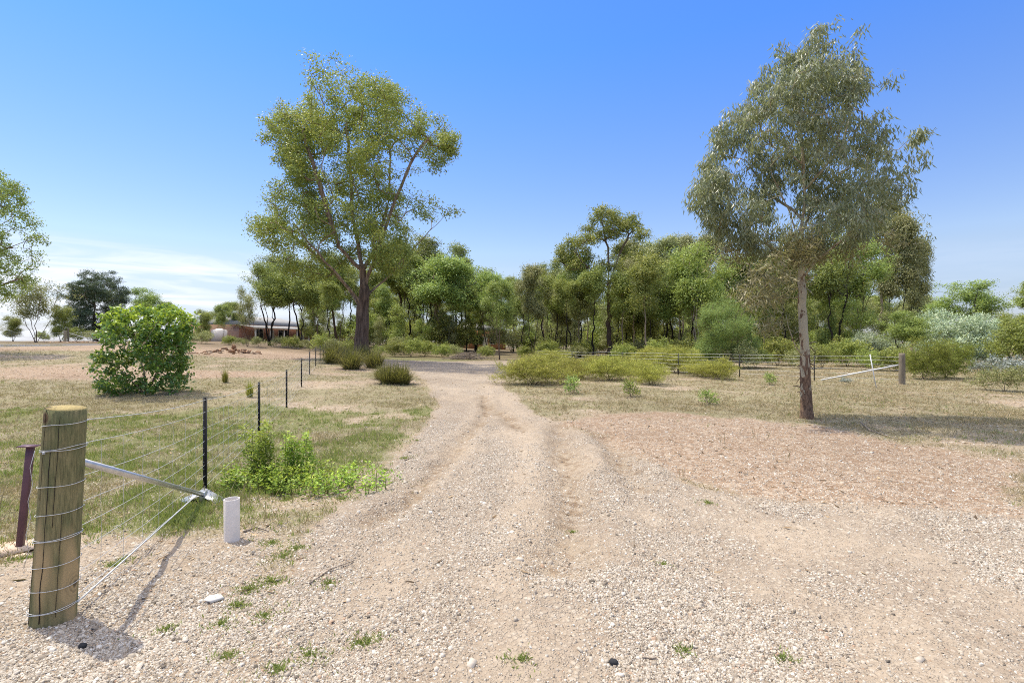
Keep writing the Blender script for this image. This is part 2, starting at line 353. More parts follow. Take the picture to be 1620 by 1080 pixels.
def zones(X, Y):
    wob = .14*fbm(X*2.3, Y*2.3, 41, 3) + .30*fbm(X*.45, Y*.45, 43, 3)*sst(4, 18, Y)
    dr = sdp(X, Y, P_DRIVE)+wob
    gravel = sst(-.10, .12, dr)
    patch = .5+.5*fbm(X*1.1, Y*.75, 51, 4)*1.6
    red = sst(-.35, .35, sdp(X, Y, P_RED)+wob*2)*(1-gravel)
    red = np.maximum(red, sst(-1.2, 1.2, sdp(X, Y, P_RED2)+wob*5)*np.clip(.75+.9*fbm(X*.25, Y*.5, 57, 3)*2, 0, 1)*(1-gravel))
    red = np.maximum(red, 1.0*sst(-1.5, 1.5, sdp(X, Y, P_RED3)+wob*5)*(1-gravel))
    gut = np.zeros(X.shape)
    jx = X+.10*fbm(X*3, Y*3, 31, 2)
    for ln, wd in ((GUT, .24), (GUT2, .24), (RUT, .15), (RUTB, .2)):
        gut = np.maximum(gut, np.exp(-(dline(jx, Y, ln)/wd)**2))
    gut = gut*np.clip(.8+1.2*fbm(X*3, Y*3, 61, 3), 0, 1)
    trk = np.zeros(X.shape); tx = X+.22*fbm(X*1.4, Y*1.4, 33, 3)
    for ln in TRK: trk = np.maximum(trk, np.exp(-(dline(tx, Y, ln)/.26)**2))
    trk = np.clip(trk*(.9+.9*fbm(X*1.7, Y*1.7, 35, 3)), 0, 1)
    ld = sst(-.3, .3, sdp(X, Y, LDIRT)+wob*2)
    veg = (1-gravel)*(1-ld)*(1-np.clip(red, 0, 1)*.9)
    g1 = sst(-.4, .5, sdp(X, Y, G1)+wob*3)
    green = veg*np.clip(g1*(.88+1.6*fbm(X*.9, Y*.9, 71, 4)) + .16*sst(.05, .5, fbm(X*.5, Y*.5, 73, 4)*1.3) + sst(-.8, .8, sdp(X, Y, G2)), 0, 1)
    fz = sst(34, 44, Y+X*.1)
    dry = veg*np.clip(.66+1.1*fbm(X*.7, Y*.7, 77, 4)+1.0*fbm(X*.16, Y*.16, 79, 2), 0, 1)
    bit = sst(-.3, .3, sdp(X, Y, P_BIT))
    return dict(trk=trk, gravel=gravel, red=red, gut=gut, green=green, dry=dry, ldirt=ld, bit=bit, forest=fz*(1-bit), patch=np.clip(patch, 0, 1))

# ground material -------------------------------------------------
def ground_material():
    m, t, b = newmat('ground_soil_and_gravel', .93, .12)
    g = nnode(t, 'ShaderNodeNewGeometry').outputs['Position']
    A = {k: attr(t, k) for k in ('trk', 'gravel', 'red', 'gut', 'green', 'dry', 'ldirt', 'bit', 'forest', 'patch')}
    def vor(s, rnd=1.0):
        v = nnode(t, 'ShaderNodeTexVoronoi'); v.inputs['Scale'].default_value = s; t.links.new(g, v.inputs[0]); return v
    v1 = vor(75); v2 = vor(34); v3 = vor(12)
    def chan(col, k):
        s = nnode(t, 'ShaderNodeSeparateColor'); t.links.new(col, s.inputs[0]); return s.outputs[k]
    nb = noise(t, g, 1.3, 6, .6).outputs[0]; nm = noise(t, g, 9, 5, .65).outputs[0]; nf = noise(t, g, 60, 3, .7).outputs[0]
    nbig = noise(t, g, .22, 4, .5).outputs[0]
    # stones
    st1 = ramp(t, chan(v1.outputs['Color'], 0), [(0, (.26,.22,.18)), (.22, (.45,.39,.32)), (.6, (.56,.49,.41)), (.86, (.70,.65,.57)), (1, (.56,.34,.20))])
    st2 = ramp(t, chan(v2.outputs['Color'], 1), [(0, (.28,.23,.19)), (.3, (.47,.41,.33)), (.7, (.58,.52,.44)), (1, (.72,.67,.60))])
    sand = mixc(t, mrange(t, nm, .3, .7), (.44,.355,.27), (.56,.475,.38))
    e1 = mrange(t, v1.outputs['Distance'], .25, .62); e2 = mrange(t, v2.outputs['Distance'], .3, .6)
    pick = mrange(t, chan(v2.outputs['Color'], 2), .45, .55)
    stones = mixc(t, pick, st1, st2)
    gap = mth(t, 'ADD', mth(t, 'MULTIPLY', e1, mth(t, 'SUBTRACT', 1.0, pick)), mth(t, 'MULTIPLY', e2, pick))
    stones = mixc(t, mth(t, 'MULTIPLY', gap, .75), stones, (.27,.21,.16))
    cover = mrange(t, mth(t, 'ADD', mth(t, 'MULTIPLY', A['patch'], .6), mth(t, 'MULTIPLY', nb, .8)), .46, .74, .25, .95)
    cover = mth(t, 'MULTIPLY', cover, mth(t, 'SUBTRACT', 1.0, mth(t, 'MULTIPLY', A['trk'], .8)))
    grav = mixc(t, cover, sand, stones)
    # soils
    soil = mixc(t, mrange(t, nm, .32, .68), (.37,.285,.205), (.50,.405,.30))
    soil = mixc(t, mrange(t, chan(v2.outputs['Color'], 0), .72, .8, 0, .8), soil, st2)
    redc = mixc(t, mrange(t, nm, .35, .65), (.31,.212,.145), (.43,.315,.225))
    redc = mixc(t, mrange(t, chan(v2.outputs['Color'], 0), .60, .7, 0, .8), redc, mixc(t, .5, st2, (.52,.38,.27)))
    redc = mixc(t, mrange(t, chan(v3.outputs['Color'], 0), .85, .9, 0, .5), redc, (.60,.50,.40))
    gutc = mixc(t, mrange(t, nm, .35, .65), (.24,.17,.115), (.40,.31,.22))
    gutc = mixc(t, mrange(t, chan(v3.outputs['Color'], 1), .45, .55, 0, .8), gutc, (.43,.355,.27))
    st = scaled(t, g, (1, 1, 1)); ns = noise(t, st, 28, 4, .75, 1.5).outputs[0]
    dryc = ramp(t, ns, [(.25, (.11,.09,.06)), (.42, (.26,.22,.145)), (.55, (.39,.34,.235)), (.75, (.56,.50,.37))])
    dryc = mixc(t, mrange(t, nb, .35, .65, 0, .55), dryc, mixc(t, 1.0, dryc, (.80,.90,.66), 'MULTIPLY'))
    grc = ramp(t, ns, [(.25, (.10,.105,.045)), (.5, (.22,.225,.10)), (.75, (.38,.36,.20))])
    c = soil
    c = mixc(t, A['red'], c, redc)
    ldc = mixc(t, mrange(t, nb, .4, .6, .2, .75), soil, grav)
    c = mixc(t, A['ldirt'], c, ldc)
    dm = mth(t, 'MULTIPLY', mrange(t, mth(t, 'ADD', mth(t, 'MULTIPLY', A['dry'], .7), mth(t, 'MULTIPLY', nm, .5)), .32, .62), mth(t, 'SUBTRACT', 1.0, A['gravel']))
    dm = mth(t, 'MULTIPLY', dm, mrange(t, A['dry'], 0, .15))
    c = mixc(t, dm, c, dryc)
    gm = mrange(t, mth(t, 'ADD', A['green'], mth(t, 'MULTIPLY', nm, .6)), .52, .95)
    gm = mth(t, 'MULTIPLY', gm, mrange(t, A['green'], 0, .2))
    c = mixc(t, gm, c, grc)
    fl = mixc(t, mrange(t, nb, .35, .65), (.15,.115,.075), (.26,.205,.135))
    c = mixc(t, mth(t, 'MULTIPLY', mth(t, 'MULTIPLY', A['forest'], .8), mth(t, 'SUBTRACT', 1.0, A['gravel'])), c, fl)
    gfar = mixc(t, A['gut'], grav, gutc)
    c = mixc(t, A['gravel'], c, gfar)
    c = mixc(t, A['bit'], c, (.20,.20,.21))
    c = mixc(t, 1.0, c, mixc(t, mrange(t, nbig, .3, .7), (.84,.82,.80), (1.10,1.10,1.09)), 'MULTIPLY')
    c = mixc(t, 1.0, c, (.80, .785, .745), 'MULTIPLY')
    t.links.new(c, b.inputs['Base Color'])
    h1 = mth(t, 'SUBTRACT', 1.0, gap); hh = mth(t, 'ADD', mth(t, 'MULTIPLY', h1, .7), mth(t, 'MULTIPLY', nf, .35))
    p = bump(t, hh, b, .010, .85); bump(t, nm, b, .03, .8, p)
    return m
def axis(lo, hi, dn, gr, a, b):
    pos = [0.0]; 
    c = np.arange(a, b+1e-6, dn); r = [b]; s = dn
    while r[-1] < hi: s *= gr; r.append(r[-1]+s)
    l = [a]; s = dn
    while l[-1] > lo: s *= gr; l.append(l[-1]-s)
    return np.r_[np.array(l[1:])[::-1], c, np.array(r[1:])]
xs = axis(-900, 900, .035, 1.035, -5.5, 6.5); ys = axis(-300, 1500, .035, 1.022, 1.8, 9.5)
GX, GY = np.meshgrid(xs, ys); gz = Hf(GX, GY)
nx, ny = len(xs), len(ys)
V = np.stack([GX, GY, gz], -1).reshape(-1, 3); Z = zones(GX, GY)
ii, jj = np.meshgrid(np.arange(ny-1), np.arange(nx-1), indexing='ij'); i0 = (ii*nx+jj).ravel()
FQ = np.stack([i0, i0+1, i0+nx+1, i0+nx], -1)
fg = Z['gravel'].ravel()[FQ].mean(1) > .5; fb = Z['bit'].ravel()[FQ].mean(1) > .5
M['ground'] = ground_material()
def sub(name, sel, kindlabel):
    f = FQ[sel]; u, inv = np.unique(f, return_inverse=True)
    me = np_mesh(name, V[u], inv.reshape(-1, 4), M['ground'], {k: a.ravel()[u] for k, a in Z.items()}, smooth=True)
    o = obj(name, me); tag(o, kind='structure'); return o
sub('ground', ~fg & ~fb, ''); sub('driveway', fg & ~fb, ''); sub('road', fb, '')

# ------------------------------------------------------------------ leaves, skeletons, trees
def leaf_quads(P, D, Lh, Wd, rng, tint, S=None):
    "diamond leaves: P base, D direction"
    n = len(P); D = D/(np.linalg.norm(D, axis=1)[:, None]+1e-9)
    if S is None: S = rng.normal(size=(n, 3))
    S = np.cross(D, S); S /= np.linalg.norm(S, axis=1)[:, None]+1e-9
    Nn = np.cross(D, S); Lh = np.broadcast_to(Lh, (n,))[:, None]; Wd = np.broadcast_to(Wd, (n,))[:, None]
    mid = P+D*Lh*.42; bend = Nn*Lh*.10
    V = np.stack([P, mid+S*Wd*.5+bend, P+D*Lh, mid-S*Wd*.5+bend], 1).reshape(-1, 3)
    return V, np.arange(n*4).reshape(-1, 4), np.repeat(tint, 4)
class Skel:
    def __init__(s, cap=60000): s.P = np.zeros((cap, 3)); s.par = np.full(cap, -1); s.n = 0
    def add(s, p, par): s.P[s.n] = p; s.par[s.n] = par; s.n += 1; return s.n-1
    def path(s, pts, start=None):
        i = start if start is not None else -1
        for p in pts: i = s.add(p, i)
        return i
    def connect(s, tgt, rng, step=.5, pen=1.0, wig=.08, lo=0, up=.3):
        P = s.P[lo:s.n]; dv = tgt-P; d = np.sqrt((dv**2).sum(1)); hz = np.hypot(dv[:, 0], dv[:, 1])
        cost = d+pen*np.maximum(0, up*hz-dv[:, 2])
        i = int(np.argmin(cost))+lo; a = s.P[i]; dist = d[i-lo]
        if dist < 1e-3: return i
        p = s.par[i]; dd = (a-s.P[p]) if p >= 0 else np.array([0, 0, 1.]); dd = dd/(np.linalg.norm(dd)+1e-9)
        c1 = a+dd*dist*.3+np.array([0, 0, .08*dist]); n = max(1, int(math.ceil(dist/step)))
        for k in range(1, n+1):
            t = k/n; q = (1-t)**2*a+2*t*(1-t)*c1+t*t*tgt
            if k < n: q = q+rng.normal(size=3)*wig*min(step, dist)*.8
            i = s.add(q, i)
        return i
def wood(sk, Rb, rt, name, mat, exp=None, sides=12, trunk_jit=.0, flare=0.0, minr=0.0):
    n = sk.n; par = sk.par[:n]; P = sk.P[:n]; cnt = np.zeros(n); ch = [[] for _ in range(n)]
    for i in range(n):
        if par[i] >= 0: ch[par[i]].append(i)
    for i in range(n-1, -1, -1):
        if not ch[i]: cnt[i] = 1
        if par[i] >= 0: cnt[par[i]] += cnt[i]
    N0 = max(cnt[0], 3); e = exp or max(.2, math.log(.5*Rb/rt)/math.log(N0*.6)); f = cnt/N0; e = max(e, .05)
    r = rt*cnt**e; q = sst(.5, .95, f); r = r*(1-q)+q*Rb; hgt = P[:, 2]-P[0, 2]; r = np.where(f > .25, np.minimum(r, Rb)*(1-.75*np.clip(hgt/max(hgt.max(), 1e-3)*1.15, 0, 1)), r)
    # chains
    mb = MB(); stack = [(0, -1)]
    while stack:
        i, pa = stack.pop(); chain = ([pa] if pa >= 0 else [])+[i]
        while ch[i]:
            c = sorted(ch[i], key=lambda q: -cnt[q])
            for q in c[1:]: stack.append((q, i))
            i = c[0]; chain.append(i)
        if len(chain) < 2: continue
        pts = P[chain]; rr = r[chain].copy()
        if pa >= 0: rr[0] = min(rr[0], rr[1]*1.25)
        m = rr.max()
        if m < minr: continue
        if pa < 0 and flare: rr = rr*(1+flare*np.exp(-(pts[:, 2]-pts[0, 2])/(Rb*1.6)))
        k = sides if m > Rb*.45 else (7 if m > .05 else (5 if m > .018 else 3))
        if k == sides and trunk_jit:
            s = np.linspace(0, len(chain)-1, len(chain)*4); ix = np.arange(len(chain))
            pts = np.stack([np.interp(s, ix, pts[:, q]) for q in range(3)], 1); rr = np.interp(s, ix, rr)
        mb.tube(pts, rr, k, cap=False, jit=trunk_jit if k == sides else 0)
    return mb.mesh(name, mat, smooth=True)
def leaves(T, rng, per, rc, Ls, Ws, droop, name, mat, tintf=None, out=None, horiz=1.0, flat=.8, nb_=.75):
    n = len(T)*per; C = np.repeat(T, per, axis=0); off = rng.normal(size=(n, 3)); off = off/np.linalg.norm(off, axis=1)[:, None]*(rng.uniform(.25, 1.9, n)**.7)[:, None]*rc*np.array([1.1, 1.1, flat])*np.repeat(rng.uniform(.7, 1.25, len(T)), per)[:, None]; P = C+off
    D = rng.normal(size=(n, 3)); D /= np.linalg.norm(D, axis=1)[:, None]
    D = D*horiz+off/(rc*2.0)*.5+np.array([0, 0, -droop])
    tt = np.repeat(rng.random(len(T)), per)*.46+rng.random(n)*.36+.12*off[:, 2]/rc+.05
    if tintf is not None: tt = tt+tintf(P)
    Ln = Ls*rng.uniform(.6, 1.3, n); Wn = Ws*rng.uniform(.7, 1.2, n)
    nn = rng.normal(size=(n, 3)); nn = nn/(np.linalg.norm(nn, axis=1)[:, None])*(1.15-nb_)+nb_*(off/(np.linalg.norm(off, axis=1)[:, None]+1e-9)*.8+np.array([0, 0, .45]))
    v, f, a = leaf_quads(P, D, Ln, Wn, rng, np.clip(tt, 0, 1), nn)
    return np_mesh(name, v, f, mat, {'tint': a})
def blob_targets(B, rng, dens, shell=.35):
    "B rows x y z rx ry rz -> scattered targets, denser on the outside of each clump"
    out = []
    for b in B:
        n = max(4, int(dens*b[3]*b[5]*4)); d = rng.normal(size=(n, 3)); d /= np.linalg.norm(d, axis=1)[:, None]
        d[:, 2] = np.where(d[:, 2] < -.75, -d[:, 2], d[:, 2])
        r = rng.uniform(shell*.5, 1, n)**.6*rng.choice([1, 1, 1, 1.25], n)
        out.append(b[:3]+d*r[:, None]*b[3:6])
    return out
def tree_from(blobs, guides, Rb, rt, rng, dens, per, rc, Ls, Ws, droop, matW, matL, nm='tree', step=.5, pen=1.0, up=.3, tj=0, flare=.3, tintf=None, sides=12, twigmin=0.0, horiz=1.0, first=None, shell=.35, wig=.1):
    sk = Skel(); base = None; lo = 0
    for g in guides:
        g = np.asarray(g, float)
        seg = []
        for a, b in zip(g[:-1], g[1:]):
            k = max(1, int(np.linalg.norm(b-a)/step))
            for q in range(k): seg.append(a+(b-a)*q/k+(rng.normal(size=3)*step*wig if (len(seg) > 2) else 0))
        seg.append(g[-1])
        if base is None: base = sk.path(seg)
        else:
            d = ((sk.P[:sk.n]-seg[0])**2).sum(1); i = int(np.argmin(d)); sk.path(seg[1:], i)
    if first is not None: lo = first
    B = np.asarray(blobs, float); o = np.argsort(B[:, 2]+np.hypot(B[:, 0], B[:, 1])*.6)
    for b in B[o]: sk.connect(b[:3]-np.array([0, 0, b[5]*.35]), rng, step, pen, wig, lo, up)
    T = blob_targets(B[o], rng, dens, shell); allT = []
    for tt in T:
        for q in tt: sk.connect(q, rng, step*.8, pen*.6, wig, lo, .15); allT.append(q)
    allT = np.array(allT)
    W = wood(sk, Rb, rt, nm+'_trunk', matW, sides=sides, trunk_jit=tj, flare=flare, minr=twigmin)
    Lm = leaves(allT, rng, per, rc, Ls, Ws, droop, nm+'_crown', matL, tintf, horiz=horiz)
    return W, Lm

def tree_cloud(T, guides, Rb, rt, rng, per, rc, Ls, Ws, droop, matW, matL, nm='tree', step=.5, pen=.5, tj=0, flare=.3, tintf=None, sides=12, horiz=1.0, first=0, wig=.1, gw=.1, flat=.8):
    sk = Skel(); base = None
    for g in guides:
        g = np.asarray(g, float); seg = []
        for a, b in zip(g[:-1], g[1:]):
            k = max(1, int(np.linalg.norm(b-a)/step))
            for q in range(k): seg.append(a+(b-a)*q/k+(rng.normal(size=3)*step*gw if len(seg) > 2 else 0))
        seg.append(g[-1])
        if base is None: base = sk.path(seg)
        else: sk.path(seg[1:], int(np.argmin(((sk.P[:sk.n]-seg[0])**2).sum(1))))
    G0 = sk.P[first:sk.n].copy(); d = np.array([np.sqrt(((G0-t)**2).sum(1)).min() for t in T]); o = np.argsort(d+rng.random(len(T))*.5)
    for t in T[o]: sk.connect(t, rng, step, pen, wig, first, .35)
    return wood(sk, Rb, rt, nm+'_trunk', matW, sides=sides, trunk_jit=tj, flare=flare), leaves(T, rng, per, rc, Ls, Ws, droop, nm+'_crown', matL, tintf, horiz=horiz, flat=flat)
def inpoly(u, v, P):
    ins = np.zeros(u.shape, bool)
    for (ax, ay), (bx, by) in zip(P, P[1:]+P[:1]): ins ^= ((ay > v) != (by > v)) & (u < (bx-ax)*(v-ay)/((by-ay)+1e-12)+ax)
    return ins
def outline_cloud(P, Yb, ub, zb, rng, n, dep, cell, thr, holes=(), seed=0, uc=None, edge=.35):
    "points through the volume under an outline given in photo pixels; dep = half depth in pixels at the axis"
    A = np.array(P); u0, v0 = A.min(0); u1, v1 = A.max(0); N_ = n*14; u = rng.uniform(u0, u1, N_); v = rng.uniform(v0, v1, N_); s = Yb/F
    k = inpoly(u, v, P); dd = dline(u, v, [tuple(p) for p in P]+[tuple(P[0])]); uc = uc or ub
    y = rng.uniform(-1, 1, N_)*dep*np.minimum(1, np.sqrt(dd/26.0+.06))*np.sqrt(np.clip(1-((u-uc)/(max(u1-uc, uc-u0)+8))**2, .05, 1))
    k &= rng.random(N_) < np.clip(edge+dd/22.0, 0, 1)
    for hu, hv, hr in holes: k &= np.hypot(u-hu, v-hv) > hr*rng.uniform(.7, 1.1, N_)
    T = np.c_[(u-ub)*s, y*s, zpx(v, Yb)-zb]; q = vn3(T/cell+7.7, seed)+.45*vn3(T/cell*2.3, seed+3); k &= q+rng.normal(size=N_)*.12 > thr
    return T[k][:n]
def make_tree(name, W, Lm, loc, label, cat='tree', group=None, crown='crown', trunk='trunk'):
    e = empty(name, loc, label, cat, group)
    if W is not None: obj(trunk, W, e)
    if Lm is not None: obj(crown, Lm, e)
    return e
#@TREES
# ---- the big gum by the bend
def px_blobs(L_, Yb, ub, zb, rng, dpt, maxdep):
    s = Yb/F; out = []
    for q in L_:
        u, v, ru = q[:3]; rv = q[3] if len(q) > 3 else ru*.8
        x = (u-ub)*s; z = zpx(v, Yb)-zb
        y = rng.uniform(-1, 1)*dpt(u, v)*s
        out.append((x, y, z, ru*s, ru*s, rv*s))
    return out
def px_guides(G, Yb, ub, zb):
    s = Yb/F
    return [[((u-ub)*s, y*s, zpx(v, Yb)-zb) for u, v, y in g] for g in G]
def between(Q, far, rng):
    out = []
    for i in range(len(Q)):
        for j in range(i):
            d = math.hypot(Q[i][0]-Q[j][0], Q[i][1]-Q[j][1])
            if d < far and rng.random() < .55: out.append(((Q[i][0]+Q[j][0])/2+rng.uniform(-6, 6), (Q[i][1]+Q[j][1])/2+rng.uniform(-6, 6), rng.uniform(14, 22)))
    return out
rng = np.random.default_rng(11)
bx, by, bz = gp(572, 567)
BG = [(545,128,34,24),(500,150,34,26),(462,178,32,25),(585,150,28,22),(638,168,32,22),(690,200,32,22),(655,212,28,20),(448,225,24,20),(490,210,28),(540,190,28),(572,222,26),(603,190,22),(622,255,24,18),(668,243,24,16),(480,262,28,18),(530,255,28),(572,290,32,24),(500,318,32),(450,330,30,22),(425,362,26,16),(470,368,34,22),(540,350,40,26),(600,328,36,24),(655,320,32,18),(703,327,26,12),(622,365,32,18),(560,398,40,24),(500,402,36,20),(450,395,22,14),(520,432,32,18),(600,405,30),(440,288,20,14),(715,222,18,14),(520,120,18,12),(430,190,16,14),(585,360,30,18),(545,300,32,20)]
Bp = px_blobs(BG, by, 572, bz, rng, lambda u, v: 95, 0)
Bp += px_blobs(between(BG, 58, rng), by, 572, bz, rng, lambda u, v: 115, 0)
GG = px_guides([[(572,572,0),(572,545,0),(573,500,0),(576,455,0),(574,425,0),(566,385,5),(556,340,5),(552,270,8),(548,190,0)],
 [(575,450,0),(598,405,-10),(620,350,-20),(640,300,-25),(662,250,-25),(690,215,-20)],
 [(572,488,0),(548,452,15),(518,424,25),(482,390,30),(440,356,30)],
 [(574,430,0),(545,392,-25),(530,330,-45),(510,260,-50),(482,190,-30)],
 [(574,425,0),(590,375,35),(602,300,55),(606,230,50)],
 [(574,470,0),(604,436,25),(650,380,35),(700,335,20)],
 [(573,478,0),(552,440,-45),(530,410,-70),(500,370,-80)]], by, 572, bz)
PBG = [(545,100),(575,112),(600,135),(625,140),(655,160),(690,180),(715,195),(730,212),(715,235),(700,245),(690,262),(670,258),(655,250),(640,262),(645,285),(665,300),(690,315),(728,325),(700,338),(680,350),(650,345),(640,375),(655,395),(640,415),(612,428),(594,416),(575,392),(548,402),(520,428),(492,446),(465,430),(440,400),(405,372),(398,352),(430,330),(440,300),(428,290),(450,270),(465,262),(440,250),(422,235),(425,205),(421,190),(445,165),(475,140),(500,130),(515,110)]
PBG = [(571+(u-571)*.985, 560+(v-560)*.985) for u, v in PBG]
T = outline_cloud(PBG, by, 572, bz, rng, 1520, 100, 1.15, .17, [(627,266,17),(462,273,13),(600,238,13),(655,290,12),(520,232,8),(600,182,8),(680,292,10),(635,205,7)], 5, 570, .8)
print('gum', len(T))
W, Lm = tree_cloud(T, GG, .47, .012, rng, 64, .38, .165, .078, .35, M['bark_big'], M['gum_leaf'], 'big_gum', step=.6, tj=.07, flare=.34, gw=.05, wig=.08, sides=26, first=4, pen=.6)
make_tree('gum_tree', W, Lm, (bx, by, bz-.1), 'largest gum tree, broad crown on a thick furrowed trunk at the drive bend', group=None)
# ---- the young gum on the right
rng = np.random.default_rng(5)
sx, sy, sz = gp(1277, 662)
SG = [(1290,66,40,26),(1245,82,28),(1322,98,28),(1205,128,34,26),(1260,138,42),(1330,150,36),(1375,180,28),(1170,188,28),(1222,198,40),(1290,208,44),(1350,218,38),(1432,205,36,18),(1405,238,26),(1140,238,32),(1112,284,26,22),(1170,268,36),(1230,278,44),(1300,288,44),(1370,280,36),(1430,290,26,20),(1402,318,32),(1142,328,30),(1190,348,40),(1250,358,44),(1320,348,40),(1380,350,24),(1160,150,16),(1455,200,16,12),(1100,300,14,12),(1445,300,14,12),(1270,50,20,14),(1310,55,18,14)]
SL = [(1180,395,30,24),(1232,405,34,26),(1300,395,34,26),(1200,448,34,18),(1165,480,26,14),(1240,462,26,18),(1290,440,26,18),(1340,400,24,18),(1215,505,22,12)]
Sp = px_blobs(SG, sy, 1277, sz, rng, lambda u, v: 115, 0)+px_blobs(between(SG, 72, rng), sy, 1277, sz, rng, lambda u, v: 140, 0)
Sl = px_blobs(SL, sy, 1277, sz, rng, lambda u, v: 90, 0)+px_blobs([(q[0]+rng.uniform(-30, 50), q[1]+rng.uniform(-15, 15), q[2]*.8) for q in SL], sy, 1277, sz, rng, lambda u, v: 90, 0)
GS = px_guides([[(1277,668,0),(1275,620,0),(1275,590,0),(1272,520,0),(1269,440,0),(1268,370,0),(1273,300,0),(1268,220,0),(1266,150,5),(1278,80,0)],
 [(1268,375,0),(1292,330,20),(1330,285,40),(1370,240,20)], [(1268,400,0),(1235,345,-30),(1195,290,-50)], [(1270,340,0),(1240,290,50),(1215,240,60)], [(1272,300,0),(1300,250,-50),(1318,200,-40)],
 [(1268,260,0),(1240,210,20),(1225,160,10)], [(1268,430,0),(1310,385,-30),(1360,345,-40)], [(1269,420,0),(1225,375,35),(1160,330,45)]], sy, 1277, sz)
tf = lambda P: np.where(P[:, 2] < 3.1, (3.1-P[:, 2])*.45, 0)
PSG = [(1290,38),(1320,48),(1345,75),(1340,110),(1360,120),(1385,150),(1395,185),(1420,178),(1450,175),(1470,195),(1450,215),(1425,235),(1440,260),(1458,290),(1440,312),(1415,325),(1425,340),(1400,355),(1375,345),(1365,370),(1330,385),(1290,390),(1250,400),(1200,395),(1160,370),(1130,345),(1100,320),(1082,300),(1085,285),(1110,260),(1100,245),(1120,225),(1135,200),(1125,175),(1150,155),(1165,120),(1195,105),(1205,75),(1235,55),(1265,45)]
PSG = [(1276+(u-1276)*.95, 560+(v-560)*.965) for u, v in PSG]
T = outline_cloud(PSG, sy, 1277, sz, rng, 2050, 112, .5, .20, [(1405,210,9),(1160,235,8),(1395,265,9),(1120,262,8),(1350,195,7)], 9, 1272, .6)
print('young', len(T))
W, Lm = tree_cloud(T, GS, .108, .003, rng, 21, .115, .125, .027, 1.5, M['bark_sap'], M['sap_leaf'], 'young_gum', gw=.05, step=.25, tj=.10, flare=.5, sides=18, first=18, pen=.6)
e = make_tree('young_gum_tree', W, Lm, (sx, sy, sz-.03), 'tall young gum with drooping blue green leaves, alone on the right clearing', group=None)
M['sap_low'] = leaf_mat('sapling_low_leaf', [(.15,.15,.075), (.30,.26,.14), (.50,.41,.26)], .3, .45, .4)
T = np.concatenate(blob_targets(np.array(Sl), rng, 42))
sk = Skel(); sk.path([(-.05*z/2, 0, z) for z in np.linspace(1.6, 4.4, 24)])
for q in T: sk.connect(q, rng, .2, .7, .08, 0, .25)
Wl = wood(sk, .022, .0028, 'side_branches', M['bark_sap'])
obj('side_branches', Wl, e)
obj('lower_leaves', leaves(T, rng, 22, .15, .12, .028, .9, 'lower_leaves', M['sap_low']), e)
# stubs and flaking bark on its trunk
mb = MB(); rr = random.Random(4)
for k in range(34):
    z = rr.uniform(.5, 3.2); a = rr.uniform(0, 2*PI); r0 = .135*(1-z*.17); p = np.array([math.cos(a)*r0*.8-.02*z, math.sin(a)*r0*.8, z])
    L0 = rr.uniform(.05, .17); d = np.array([math.cos(a), math.sin(a), rr.uniform(-1.2, .6)]); mb.tube([p, p+d*L0*.5, p+d*L0+[0, 0, -.02]], [.012, .009, .004], 4, attr=.1)
mb.tube([(-.08, 0, 1.3), (-.28, -.05, 1.55), (-.45, -.1, 1.95), (-.50, -.1, 2.2)], [.014, .011, .008, .004], 5, attr=.1)
mb.build('bark_strips', M['bark_sap'], e)

